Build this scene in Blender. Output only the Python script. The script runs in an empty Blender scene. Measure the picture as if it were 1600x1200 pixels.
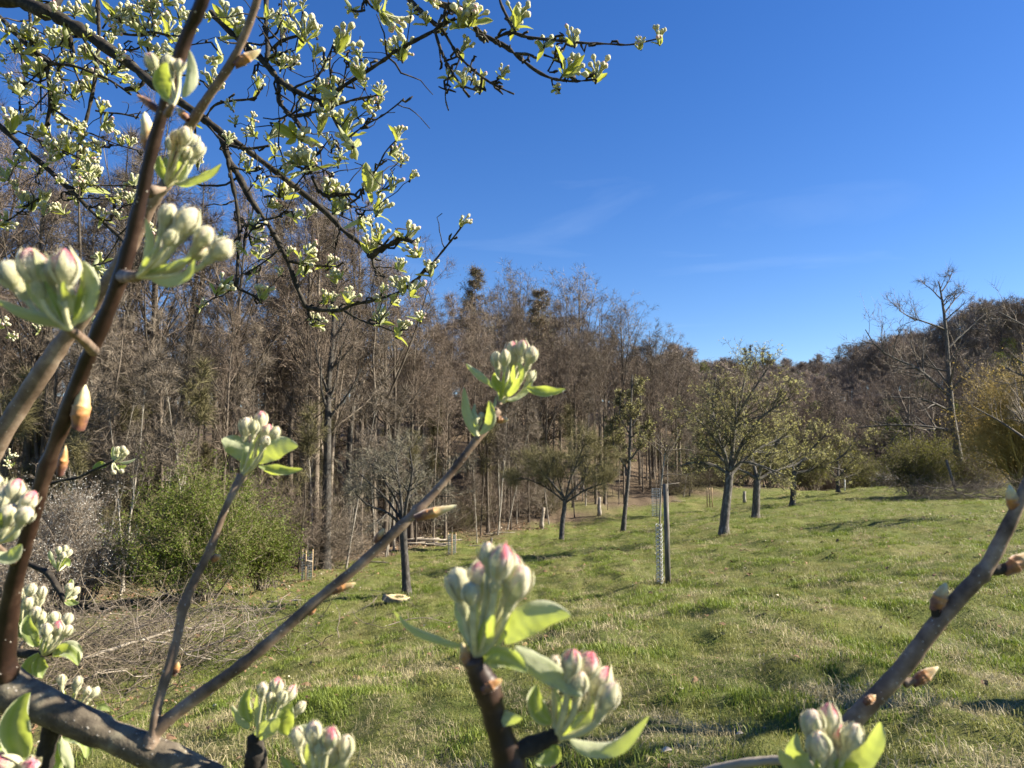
import bpy, math, random
import numpy as np
from mathutils import Vector, Matrix
RNG = np.random.default_rng(7)
S = bpy.context.scene
COL = S.collection

# ------------------------------------------------------------------ camera
F = 1202.0                      # focal length in photo pixels (1600 wide)
TILT = math.radians(5.7)
CAMZ = 1.6
cam = bpy.data.cameras.new('camera')
cam.sensor_width = 34.6; cam.lens = 26.0
cam.clip_start = 0.01; cam.clip_end = 3000
cam.dof.use_dof = True; cam.dof.focus_distance = 1.7; cam.dof.aperture_fstop = 16.5
co = bpy.data.objects.new('camera', cam); COL.objects.link(co)
co.location = (0, 0, CAMZ); co.rotation_euler = (math.radians(90) + TILT, 0, 0)
S.camera = co

# ------------------------------------------------------------------ sky, sun, exposure
SUN_EL, SUN_AZ = math.radians(34), math.radians(4)      # azimuth from +X towards +Y
w = bpy.data.worlds.new('World'); S.world = w; w.use_nodes = True
nt = w.node_tree; nt.nodes.clear()
out = nt.nodes.new('ShaderNodeOutputWorld'); bg = nt.nodes.new('ShaderNodeBackground')
sky = nt.nodes.new('ShaderNodeTexSky'); sky.sky_type = 'NISHITA'; sky.sun_disc = False
sky.sun_elevation = SUN_EL; sky.sun_rotation = math.radians(90) - SUN_AZ
sky.altitude = 300; sky.air_density = 1.0; sky.dust_density = 0.15; sky.ozone_density = 3.0
hs = nt.nodes.new('ShaderNodeHueSaturation'); hs.inputs['Saturation'].default_value = 1.300; hs.inputs['Hue'].default_value = 0.514
# faint high wisps
tc = nt.nodes.new('ShaderNodeTexCoord'); mp = nt.nodes.new('ShaderNodeMapping')
mp.inputs['Scale'].default_value = (1.5, 1.5, 9.0); mp.inputs['Rotation'].default_value = (0.25, 0.1, 0.3)
nz = nt.nodes.new('ShaderNodeTexNoise'); nz.inputs['Scale'].default_value = 1.6; nz.inputs['Detail'].default_value = 7; nz.inputs['Distortion'].default_value = 0.6
cr = nt.nodes.new('ShaderNodeValToRGB'); cr.color_ramp.elements[0].position = 0.60; cr.color_ramp.elements[1].position = 0.85
cr.color_ramp.elements[0].color = (0, 0, 0, 1); cr.color_ramp.elements[1].color = (0.10, 0.10, 0.10, 1)
mx = nt.nodes.new('ShaderNodeMix'); mx.data_type = 'RGBA'; mx.inputs['B'].default_value = (7.0, 8.0, 9.0, 1)
L = nt.links.new
L(tc.outputs['Generated'], mp.inputs['Vector']); L(mp.outputs['Vector'], nz.inputs['Vector']); L(nz.outputs['Fac'], cr.inputs['Fac'])
L(sky.outputs['Color'], hs.inputs['Color']); L(cr.outputs['Color'], mx.inputs['Factor']); L(hs.outputs['Color'], mx.inputs['A'])
L(mx.outputs['Result'], bg.inputs['Color']); bg.inputs['Strength'].default_value = 0.055
L(bg.outputs['Background'], out.inputs['Surface'])
sl = bpy.data.lights.new('sun', 'SUN'); sl.energy = 5.0; sl.angle = math.radians(0.5); sl.color = (1.0, 0.90, 0.74)
so = bpy.data.objects.new('sun', sl); COL.objects.link(so)
sd = Vector((math.cos(SUN_EL) * math.cos(SUN_AZ), math.cos(SUN_EL) * math.sin(SUN_AZ), math.sin(SUN_EL)))
so.rotation_euler = sd.to_track_quat('Z', 'Y').to_euler(); so.location = (30, 10, 30)
S.view_settings.view_transform = 'Standard'; S.view_settings.look = 'None'
S.view_settings.exposure = 1.68; S.view_settings.gamma = 1.0; S.view_settings.use_curve_mapping = False
S.render.engine = 'CYCLES'
S.cycles.use_denoising = True
S.cycles.max_bounces = 6; S.cycles.transparent_max_bounces = 6
S.cycles.diffuse_bounces = 3; S.cycles.transmission_bounces = 4

# ------------------------------------------------------------------ helpers
cT, sT = math.cos(TILT), math.sin(TILT)
def ray(u, v):
    a = (u - 800) / F; b = (600 - v) / F
    return np.array([a, cT - b * sT, sT + b * cT])
def W(u, v, Y):
    """point at distance Y along the view's ground direction that is seen at photo pixel (u, v)"""
    d = ray(u, v)
    return np.array([0, 0, CAMZ]) + d * (Y / d[1])
def WD(u, v, D):
    """same, at distance D along the optical axis"""
    return np.array([0, 0, CAMZ]) + ray(u, v) * D

def nrm(a):
    return a / np.maximum(np.linalg.norm(a, axis=-1, keepdims=True), 1e-9)

class Acc:
    def __init__(s): s.v = []; s.f = []; s.n = 0; s.a = []
    def add(s, v, f, attr=None):
        v = np.asarray(v, float).reshape(-1, 3); f = np.asarray(f, int)
        s.v.append(v); s.f.append(f + s.n); s.n += len(v)
        s.a.append(np.zeros(len(v)) if attr is None else np.broadcast_to(np.asarray(attr, float), (len(v),)))
    def tubes(s, P, R, k=4, cap=False):
        P = np.asarray(P, float); R = np.asarray(R, float)
        if P.ndim == 2: P = P[None]; R = R[None]
        B, n, _ = P.shape
        if B == 0: return
        T = np.empty_like(P); T[:, 1:-1] = P[:, 2:] - P[:, :-2]; T[:, 0] = P[:, 1] - P[:, 0]; T[:, -1] = P[:, -1] - P[:, -2]
        T = nrm(T)
        D = nrm(P[:, -1] - P[:, 0])
        ref = np.where(np.abs(D[:, 2:3]) > 0.8, np.array([[1., 0.3, 0]]), np.array([[0.1, 0.2, 1.]]))
        u = nrm(np.cross(T, ref[:, None, :])); w_ = np.cross(T, u)
        ang = np.arange(k) * 2 * math.pi / k
        V = P[:, :, None, :] + R[:, :, None, None] * (np.cos(ang)[None, None, :, None] * u[:, :, None, :] + np.sin(ang)[None, None, :, None] * w_[:, :, None, :])
        base = (np.arange(B) * n * k)[:, None, None]
        i = (np.arange(n - 1) * k)[None, :, None]; j = np.arange(k)[None, None, :]; j2 = (j + 1) % k
        q = np.stack([base + i + j, base + i + j2, base + i + k + j2, base + i + k + j], -1).reshape(-1, 4)
        s.add(V, q)
        if cap:
            for b in range(B):
                o = s.n
                s.add(P[b, -1:] + T[b, -1:] * R[b, -1] * 0.5, np.zeros((0, 4), int))
                e = o - (B - b) * n * k + (n - 1) * k if B > 1 else o - k
                f = [[e - s.n * 0 + a, e + (a + 1) % k, o, o] for a in range(k)]
                s.f.append(np.array(f))
    def tri(s, A, Bp, wd, rng):
        d = nrm(Bp - A); r = nrm(np.cross(d, rng.normal(size=d.shape))) * wd
        n = len(A); V = np.stack([A - r, A + r, Bp], 1).reshape(-1, 3)
        s.add(V, np.arange(n * 3).reshape(-1, 3))
    def quads(s, C, size, rng, asp=0.5, flat=0.0):
        """small leaf shaped rhombs"""
        n = len(C); a = nrm(rng.normal(size=(n, 3)) * np.array([1, 1, 1 - flat])); b = nrm(np.cross(a, rng.normal(size=(n, 3))))
        sz = np.broadcast_to(size, (n,))[:, None] * rng.uniform(0.6, 1.3, (n, 1))
        V = np.stack([C - a * sz, C + b * sz * asp, C + a * sz, C - b * sz * asp], 1).reshape(-1, 3)
        s.add(V, np.arange(n * 4).reshape(-1, 4))
    def mesh(s, name, mat, smooth=True, origin=None, attr=None):
        v = np.concatenate(s.v) if s.v else np.zeros((0, 3))
        if origin is not None: v = v - np.asarray(origin)
        me = bpy.data.meshes.new(name)
        tris = [f for f in s.f if f.shape[1] == 3]; quads = []
        for f in s.f:
            if f.shape[1] == 4:
                dg = f[:, 2] == f[:, 3]
                if dg.any(): tris.append(f[dg][:, :3]); f = f[~dg]
                quads.append(f)
        T = np.concatenate(tris) if tris else np.zeros((0, 3), int)
        Q = np.concatenate(quads) if quads else np.zeros((0, 4), int)
        me.vertices.add(len(v)); me.vertices.foreach_set('co', v.ravel())
        me.loops.add(T.size + Q.size); me.loops.foreach_set('vertex_index', np.concatenate([T.ravel(), Q.ravel()]).astype(np.int32))
        me.polygons.add(len(T) + len(Q))
        st = np.concatenate([np.arange(len(T)) * 3, T.size + np.arange(len(Q)) * 4]).astype(np.int32)
        me.polygons.foreach_set('loop_start', st)
        if smooth: me.polygons.foreach_set('use_smooth', np.ones(len(T) + len(Q), bool))
        if attr:
            at = me.attributes.new(attr, 'FLOAT', 'POINT'); at.data.foreach_set('value', np.concatenate(s.a).astype(np.float32))
        me.update(calc_edges=True)
        if mat: me.materials.append(mat)
        return me

def ob(name, me, parent=None, loc=(0, 0, 0), rot=None, scale=None, **props):
    o = bpy.data.objects.new(name, me); COL.objects.link(o)
    if parent is not None: o.parent = parent
    o.location = loc
    if rot is not None: o.rotation_euler = rot
    if scale is not None: o.scale = scale if hasattr(scale, '__len__') else (scale,) * 3
    for k, val in props.items(): o[k] = val
    return o
def thing(name, label, cat, loc=(0, 0, 0), rz=0, group=None, scale=None):
    o = ob(name, None, None, loc, (0, 0, rz), scale, label=label, category=cat)
    o.empty_display_size = 0.2
    if group: o['group'] = group
    return o
def copy_thing(root, loc, rz, scale, label=None, group=None):
    r = root.copy(); COL.objects.link(r); r.location = loc; r.rotation_euler = (0, 0, rz); r.scale = (scale,) * 3 if not hasattr(scale, '__len__') else scale
    if label: r['label'] = label
    if group: r['group'] = group
    for ch in root.children:
        c = ch.copy(); COL.objects.link(c); c.parent = r
    return r

# ------------------------------------------------------------------ materials
def nm(name):
    m = bpy.data.materials.new(name); m.use_nodes = True; t = m.node_tree; t.nodes.clear()
    o = t.nodes.new('ShaderNodeOutputMaterial'); return m, t, o
def ramp(t, stops):
    r = t.nodes.new('ShaderNodeValToRGB'); e = r.color_ramp.elements
    while len(e) < len(stops): e.new(0.5)
    for i, (p, c) in enumerate(stops): e[i].position = p; e[i].color = (*c, 1)
    return r
def bark(name, cols, scale=30, rough=0.85, bump=0.4, vary=0.3, stretch=(1, 1, 0.3), dist=0.004, coat=0.0):
    m, t, o = nm(name); b = t.nodes.new('ShaderNodeBsdfPrincipled')
    tc = t.nodes.new('ShaderNodeTexCoord'); mp = t.nodes.new('ShaderNodeMapping'); mp.inputs['Scale'].default_value = stretch
    n = t.nodes.new('ShaderNodeTexNoise'); n.inputs['Scale'].default_value = scale; n.inputs['Detail'].default_value = 5; n.inputs['Roughness'].default_value = 0.65
    r = ramp(t, [(0.3, cols[0]), (0.52, cols[1]), (0.72, cols[2])])
    oi = t.nodes.new('ShaderNodeObjectInfo'); mr = t.nodes.new('ShaderNodeMapRange'); mr.inputs['To Min'].default_value = 1 - vary; mr.inputs['To Max'].default_value = 1 + vary
    mm = t.nodes.new('ShaderNodeVectorMath'); mm.operation = 'SCALE'
    bp = t.nodes.new('ShaderNodeBump'); bp.inputs['Strength'].default_value = bump; bp.inputs['Distance'].default_value = dist
    l = t.links.new
    l(tc.outputs['Object'], mp.inputs[0]); l(mp.outputs[0], n.inputs['Vector']); l(n.outputs['Fac'], r.inputs[0]); l(r.outputs[0], mm.inputs[0])
    l(oi.outputs['Random'], mr.inputs['Value']); l(mr.outputs[0], mm.inputs['Scale']); l(mm.outputs[0], b.inputs['Base Color'])
    l(n.outputs['Fac'], bp.inputs['Height']); l(bp.outputs[0], b.inputs['Normal']); b.inputs['Roughness'].default_value = rough
    b.inputs['Specular IOR Level'].default_value = 0.3; b.inputs['Coat Weight'].default_value = coat; b.inputs['Coat Roughness'].default_value = 0.4
    l(b.outputs[0], o.inputs[0]); return m
def leafmat(name, top, under, trans=0.4, tcol=None, vary=0.25, scale=60, sheen=0.0, rough=0.6, lo=0.7):
    m, t, o = nm(name); b = t.nodes.new('ShaderNodeBsdfPrincipled'); tr = t.nodes.new('ShaderNodeBsdfTranslucent'); ms = t.nodes.new('ShaderNodeMixShader')
    g = t.nodes.new('ShaderNodeNewGeometry'); mx = t.nodes.new('ShaderNodeMix'); mx.data_type = 'RGBA'
    tc = t.nodes.new('ShaderNodeTexCoord'); n = t.nodes.new('ShaderNodeTexNoise'); n.inputs['Scale'].default_value = scale; n.inputs['Detail'].default_value = 3
    oi = t.nodes.new('ShaderNodeObjectInfo'); ad = t.nodes.new('ShaderNodeMath'); ad.operation = 'MULTIPLY_ADD'; ad.inputs[1].default_value = 0.5
    mr = t.nodes.new('ShaderNodeMapRange'); mr.inputs['From Min'].default_value = 0.3; mr.inputs['From Max'].default_value = 1.1
    mr.inputs['To Min'].default_value = 1 - vary; mr.inputs['To Max'].default_value = 1 + vary
    sc = t.nodes.new('ShaderNodeVectorMath'); sc.operation = 'SCALE'; l = t.links.new
    mx.inputs['A'].default_value = (*top, 1); mx.inputs['B'].default_value = (*under, 1)
    l(g.outputs['Backfacing'], mx.inputs['Factor']); l(tc.outputs['Object'], n.inputs['Vector'])
    l(oi.outputs['Random'], ad.inputs[0]); l(n.outputs['Fac'], ad.inputs[2]); l(ad.outputs[0], mr.inputs['Value'])
    l(mx.outputs['Result'], sc.inputs[0]); l(mr.outputs[0], sc.inputs['Scale']); l(sc.outputs[0], b.inputs['Base Color'])
    if sheen:       # felted paler margin and midrib
        at = t.nodes.new('ShaderNodeAttribute'); at.attribute_name = 'rim'; m3 = t.nodes.new('ShaderNodeMix'); m3.data_type = 'RGBA'; m3.inputs['B'].default_value = (.62, .62, .46, 1)
        bp = t.nodes.new('ShaderNodeBump'); bp.inputs['Strength'].default_value = .35; bp.inputs['Distance'].default_value = .0008; n9 = t.nodes.new('ShaderNodeTexNoise'); n9.inputs['Scale'].default_value = 420; l(tc.outputs['Object'], n9.inputs[0]); l(n9.outputs['Fac'], bp.inputs['Height']); l(bp.outputs[0], b.inputs['Normal'])
        l(at.outputs['Fac'], m3.inputs['Factor']); l(sc.outputs[0], m3.inputs['A']); l(m3.outputs['Result'], b.inputs['Base Color'])
    b.inputs['Roughness'].default_value = rough; b.inputs['Specular IOR Level'].default_value = 0.3
    b.inputs['Sheen Weight'].default_value = sheen; b.inputs['Sheen Roughness'].default_value = 0.4
    tr.inputs['Color'].default_value = (*(tcol or top), 1); ms.inputs[0].default_value = trans
    l(b.outputs[0], ms.inputs[1]); l(tr.outputs[0], ms.inputs[2]); l(ms.outputs[0], o.inputs[0]); return m
def plain(name, c, rough=0.7, spec=0.3, metal=0.0, var=0.15, scale=20):
    m, t, o = nm(name); b = t.nodes.new('ShaderNodeBsdfPrincipled'); n = t.nodes.new('ShaderNodeTexNoise'); n.inputs['Scale'].default_value = scale; n.inputs['Detail'].default_value = 4
    tc = t.nodes.new('ShaderNodeTexCoord'); r = ramp(t, [(0.3, tuple(x * (1 - var) for x in c)), (0.7, tuple(min(1, x * (1 + var)) for x in c))])
    l = t.links.new; l(tc.outputs['Object'], n.inputs[0]); l(n.outputs['Fac'], r.inputs[0]); l(r.outputs[0], b.inputs['Base Color'])
    b.inputs['Roughness'].default_value = rough; b.inputs['Metallic'].default_value = metal; b.inputs['Specular IOR Level'].default_value = spec
    l(b.outputs[0], o.inputs[0]); return m

M = {}
M['forest_bark'] = bark('grey_brown_bark', [(0.045, 0.035, 0.027), (0.12, 0.098, 0.075), (0.25, 0.215, 0.165)], 3.5, stretch=(1, 1, 0.35), bump=0.6, dist=0.03, vary=0.45)
M['pale_bark'] = bark('pale_bark', [(0.14, 0.125, 0.10), (0.28, 0.255, 0.21), (0.42, 0.39, 0.33)], 4, stretch=(1, 1, 0.4), bump=0.4, dist=0.02)
M['twig_red'] = bark('russet_twig', [(0.105, 0.080, 0.060), (0.17, 0.132, 0.10), (0.25, 0.20, 0.155)], 0.8, bump=0, vary=0.35)
M['twig_grey'] = bark('grey_twig', [(0.105, 0.085, 0.066), (0.18, 0.15, 0.115), (0.28, 0.24, 0.185)], 0.8, bump=0, vary=0.35)
M['far_twig'] = bark('sunlit_hill_twig', [(0.17, 0.135, 0.105), (0.25, 0.205, 0.165), (0.34, 0.29, 0.235)], 0.8, bump=0, vary=0.3)  # lighter copy of the twig browns, sunlight on the hill painted into the colour
M['lichen_twig'] = bark('lichened_twig', [(0.10, 0.09, 0.062), (0.18, 0.165, 0.12), (0.28, 0.26, 0.19)], 3, bump=0, vary=0.2)
M['twig_olive'] = bark('olive_twig', [(0.085, 0.076, 0.034), (0.14, 0.125, 0.058), (0.20, 0.18, 0.09)], 0.8, bump=0, vary=0.3)
M['twig_ochre'] = bark('ochre_twig', [(0.20, 0.15, 0.045), (0.30, 0.225, 0.07), (0.38, 0.29, 0.10)], 0.8, bump=0, vary=0.2)
M['conifer'] = leafmat('larch_needles', (0.19, 0.17, 0.075), (0.17, 0.155, 0.075), 0.3, (0.22, 0.20, 0.08), scale=2)
M['orchard_bark'] = bark('orchard_bark', [(0.035, 0.03, 0.026), (0.085, 0.077, 0.066), (0.20, 0.19, 0.165)], 14, stretch=(1, 1, 0.5), bump=0.7, dist=0.02)
M['orchard_leaf'] = leafmat('young_orchard_leaf', (0.36, 0.35, 0.14), (0.50, 0.47, 0.27), 0.45, (0.50, 0.48, 0.16), scale=3)
M['bush_leaf'] = leafmat('fresh_bush_leaf', (0.085, 0.12, 0.012), (0.10, 0.13, 0.02), 0.28, (0.18, 0.24, 0.02), scale=1.5, vary=0.35)
M['olive_leaf'] = leafmat('olive_bush_leaf', (0.11, 0.12, 0.025), (0.14, 0.14, 0.05), 0.35, (0.22, 0.22, 0.04), scale=1.5)
M['ochre_leaf'] = leafmat('ochre_catkin', (0.34, 0.26, 0.09), (0.36, 0.28, 0.11), 0.4, (0.44, 0.33, 0.09), scale=1.5)
M['white_blossom'] = leafmat('white_blossom', (0.60, 0.60, 0.55), (0.58, 0.58, 0.54), 0.3, (0.7, 0.7, 0.65), scale=3, vary=0.1)
M['apple_bark'] = bark('shaded_apple_bark', [(0.012, 0.010, 0.008), (0.032, 0.027, 0.021), (0.11, 0.095, 0.068)], 90, stretch=(1, 1, 1), bump=0.8, dist=0.0015, vary=0.1)  # bark colour darkened to carry the near-black shade of the bough undersides
M['shoot_bark'] = bark('red_brown_shoot_bark', [(0.06, 0.038, 0.025), (0.19, 0.135, 0.095), (0.36, 0.28, 0.21)], 55, stretch=(1, 1, 1), bump=0.35, dist=0.001, rough=0.65, vary=0.1, coat=0.0)
M['dark_shoot'] = bark('dark_brown_shoot_bark', [(0.010, 0.005, 0.003), (0.030, 0.014, 0.009), (0.08, 0.048, 0.032)], 55, stretch=(1, 1, 1), bump=0.35, dist=0.001, rough=0.5, vary=0.1, coat=0.15)
M['limb_bark'] = bark('grey_apple_limb_bark', [(0.04, 0.031, 0.022), (0.12, 0.10, 0.072), (0.25, 0.225, 0.155)], 60, stretch=(1, 1, 1), bump=0.8, dist=0.0025, vary=0.05)
M['lenticel'] = plain('pale_lenticel', (0.42, 0.38, 0.32), 0.9)
M['apple_leaf'] = leafmat('young_apple_leaf', (0.23, 0.31, 0.07), (0.46, 0.50, 0.31), 0.45, (0.50, 0.58, 0.08), scale=90, sheen=0.5, vary=0.22)
M['apple_leaf_small'] = leafmat('small_apple_leaf', (0.24, 0.29, 0.05), (0.40, 0.43, 0.22), 0.42, (0.48, 0.52, 0.06), scale=90, sheen=0.2, vary=0.25)
M['stalk'] = plain('downy_stalk', (0.52, 0.50, 0.29), 0.8, var=0.25, scale=200)
def scale_mat():
    m, t, o = nm('bud_scale'); b = t.nodes.new('ShaderNodeBsdfPrincipled'); a = t.nodes.new('ShaderNodeAttribute'); a.attribute_name = 'tip'
    n = t.nodes.new('ShaderNodeTexNoise'); n.inputs['Scale'].default_value = 350; tc = t.nodes.new('ShaderNodeTexCoord')
    ad = t.nodes.new('ShaderNodeMath'); ad.operation = 'MULTIPLY_ADD'; ad.inputs[1].default_value = 0.5; ad.inputs[2].default_value = -0.25; ad2 = t.nodes.new('ShaderNodeMath'); ad2.operation = 'ADD'
    r = ramp(t, [(0.0, (0.10, 0.03, 0.018)), (0.35, (0.42, 0.19, 0.05)), (0.55, (0.50, 0.34, 0.14)), (0.78, (0.62, 0.52, 0.27)), (0.98, (0.60, 0.60, 0.40))])
    l = t.links.new; l(tc.outputs['Object'], n.inputs[0]); l(n.outputs['Fac'], ad.inputs[0]); l(ad.outputs[0], ad2.inputs[0]); l(a.outputs['Fac'], ad2.inputs[1])
    l(ad2.outputs[0], r.inputs[0]); l(r.outputs[0], b.inputs['Base Color']); b.inputs['Roughness'].default_value = 0.55; b.inputs['Sheen Weight'].default_value = 0.3
    b.inputs['Subsurface Weight'].default_value = 0.0
    l(b.outputs[0], o.inputs[0]); return m
def bud_mat():
    m, t, o = nm('downy_flower_bud'); b = t.nodes.new('ShaderNodeBsdfPrincipled'); a = t.nodes.new('ShaderNodeAttribute'); a.attribute_name = 'tip'
    n = t.nodes.new('ShaderNodeTexNoise'); n.inputs['Scale'].default_value = 2.6; n.inputs['Detail'].default_value = 6; n.inputs['Roughness'].default_value = .7; tc = t.nodes.new('ShaderNodeTexCoord')
    n2 = t.nodes.new('ShaderNodeTexNoise'); n2.inputs['Scale'].default_value = 14; n2.inputs['Detail'].default_value = 6
    r = ramp(t, [(0.0, (0.30, 0.35, 0.15)), (0.3, (0.50, 0.50, 0.27)), (0.55, (0.70, 0.66, 0.45)), (0.72, (0.80, 0.56, 0.50)), (0.95, (0.72, 0.16, 0.22))])
    ad = t.nodes.new('ShaderNodeMath'); ad.operation = 'MULTIPLY_ADD'; ad.inputs[1].default_value = 0.6; ad.inputs[2].default_value = -0.27; ad2 = t.nodes.new('ShaderNodeMath'); ad2.operation = 'ADD'
    bp = t.nodes.new('ShaderNodeBump'); bp.inputs['Strength'].default_value = 0.35; bp.inputs['Distance'].default_value = 0.04
    tr = t.nodes.new('ShaderNodeBsdfTranslucent'); ms = t.nodes.new('ShaderNodeMixShader'); ms.inputs[0].default_value = 0.15
    l = t.links.new; l(tc.outputs['Object'], n.inputs[0]); l(tc.outputs['Object'], n2.inputs[0]); l(n2.outputs['Fac'], bp.inputs['Height']); l(bp.outputs[0], b.inputs['Normal'])
    l(n.outputs['Fac'], ad.inputs[0]); l(ad.outputs[0], ad2.inputs[0]); l(a.outputs['Fac'], ad2.inputs[1]); l(ad2.outputs[0], r.inputs[0])
    l(r.outputs[0], b.inputs['Base Color']); l(r.outputs[0], tr.inputs['Color']); b.inputs['Roughness'].default_value = 0.85; b.inputs['Sheen Weight'].default_value = 0.6; b.inputs['Specular IOR Level'].default_value = 0.15
    l(b.outputs[0], ms.inputs[1]); l(tr.outputs[0], ms.inputs[2]); l(ms.outputs[0], o.inputs[0]); return m
M['scale'] = scale_mat(); M['bud'] = bud_mat()

# ------------------------------------------------------------------ terrain
_px = [(1043, 915, 14.5), (635, 928, 18), (300, 935, 20), (300, 1040, 14), (480, 908, 26), (505, 892, 30), (600, 868, 36), (700, 848, 42),
       (850, 828, 48), (1000, 795, 55), (1100, 780, 60), (877, 850, 30), (973, 835, 38), (1133, 833, 23), (1181, 812, 29), (1237, 790, 40),
       (1310, 768, 60), (1400, 761, 60), (1500, 784, 42), (1600, 790, 33), (1600, 745, 80), (800, 1200, 4), (100, 1200, 5.6), (1600, 1200, 3.9),
       (300, 1130, 9.5), (0, 1000, 16), (100, 930, 24), (1450, 1000, 7), (750, 1000, 9.6), (1300, 900, 12)]
_xy = [(0, 0, 0.0), (-3, 0, -0.2), (3, 0, .2), (-15, 5, -1.8), (-30, 25, -3.5), (-20, 40, -1.5), (-38, 45, 0), (-20, 60, 1.5), (0, 75, 4.5), (-40, 80, 4.5), (-80, 60, 3.5), (12, 100, 7.5), (28, 100, 3),
       (-60, 140, 9), (0, 140, 13), (40, 140, 7), (60, 110, 0), (33, 75, -2.5), (48, 80, -2), (90, 90, 3), (81, 130, 13), (110, 130, 22), (150, 140, 30), (62, 205, 15),
       (110, 220, 17), (0, 230, 22), (-100, 230, 16), (200, 200, 38), (40, 170, 8), (60, 60, .3), (40, 20, .8), (90, 40, 3), (-40, 15, -3.5), (-80, 20, 1), (0, -30, 1),
       (-40, -30, -1), (40, -30, 2), (300, 0, 14), (-300, 0, 25), (0, 400, 22), (300, 400, 30), (-300, 400, 40), (0, -300, 8), (700, 700, 25), (-700, 700, 25), (700, -700, 10), (-700, -700, 10)]
_C = [W(*p) for p in _px] + [np.array(p, float) for p in _xy]
_C = np.array(_C)
def _k(d2): return np.sqrt(d2 + 4.0)
_A = _k(((_C[:, None, :2] - _C[None, :, :2]) ** 2).sum(-1))
_n = len(_C); _P = np.c_[np.ones(_n), _C[:, :2]]
_Mx = np.block([[_A, _P], [_P.T, np.zeros((3, 3))]])
_wt = np.linalg.solve(_Mx, np.r_[_C[:, 2], 0, 0, 0])
_wave = [(RNG.uniform(0, 6.28), RNG.uniform(0, 6.28), l, a) for l, a in [(9, .05), (5.3, .035), (3.1, .028), (2.2, .022), (1.3, .020), (0.8, .016), (0.5, .012), (0.33, .007)] for _ in range(2)]
def height(x, y):
    x = np.atleast_1d(np.asarray(x, float)); y = np.atleast_1d(np.asarray(y, float)); shp = x.shape; x = x.ravel(); y = y.ravel()
    z = np.empty(len(x))
    for i in range(0, len(x), 20000):
        xs = x[i:i + 20000]; ys = y[i:i + 20000]
        z[i:i + 20000] = _k((xs[:, None] - _C[:, 0]) ** 2 + (ys[:, None] - _C[:, 1]) ** 2) @ _wt[:_n] + _wt[_n] + _wt[_n + 1] * xs + _wt[_n + 2] * ys
    for th, ph, l, a in _wave: z += a * np.sin((x * math.cos(th) + y * math.sin(th)) * 6.283 / l + ph)
    return z.reshape(shp)
def hz(x, y): return float(height(x, y)[0])
# wood edge line (x as it runs, y of the edge): forest lies beyond
_edge = np.array([[-200, 12], [-30, 18], [-22, 22], [-13, 25], [-7.4, 30], [-6, 36], [-3.5, 42], [2, 49], [9, 56], [17, 63], [30, 72], [60, 84], [90, 70], [200, 60]])
def edge_y(x): return np.interp(x, _edge[:, 0], _edge[:, 1])
def vnoise(x, y, s, seed):
    r = np.random.default_rng(seed); z = 0
    for i in range(7):
        th, ph = r.uniform(0, 6.28, 2); k = r.uniform(0.6, 1.8) / s
        z = z + np.sin((x * math.cos(th) + y * math.sin(th)) * k * 6.283 + ph + 1.3 * np.sin((x * math.sin(th) - y * math.cos(th)) * k * 4 + ph * 2))
    return z / 7 ** 0.5 / 0.75
n1 = 420
tt = np.linspace(-1, 1, n1); gx = np.sinh(tt * 6.2) / math.sinh(6.2) * 700; gy = np.sinh(tt * 6.2) / math.sinh(6.2) * 700 + 8
X, Y = np.meshgrid(gx, gy); Z = height(X, Y)
litter = np.clip((Y - edge_y(X) + 2.5 + 2.0 * vnoise(X, Y, 9, 3)) / 5, 0, 1)
lit2 = np.clip((-X - 2.5 - 0.10 * Y + 0.8 * vnoise(X, Y, 3, 5)) / 5, 0, 1) * np.clip((Y - 3) / 6, 0, 1) * 0.35     # leaf litter creeping into the meadow on the left
litter = np.maximum(litter, lit2)
g = Acc(); i, j = np.meshgrid(np.arange(n1 - 1), np.arange(n1 - 1)); a = (j * n1 + i).ravel()
g.add(np.stack([X, Y, Z], -1).reshape(-1, 3), np.stack([a, a + 1, a + n1 + 1, a + n1], -1), litter.ravel())
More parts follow.
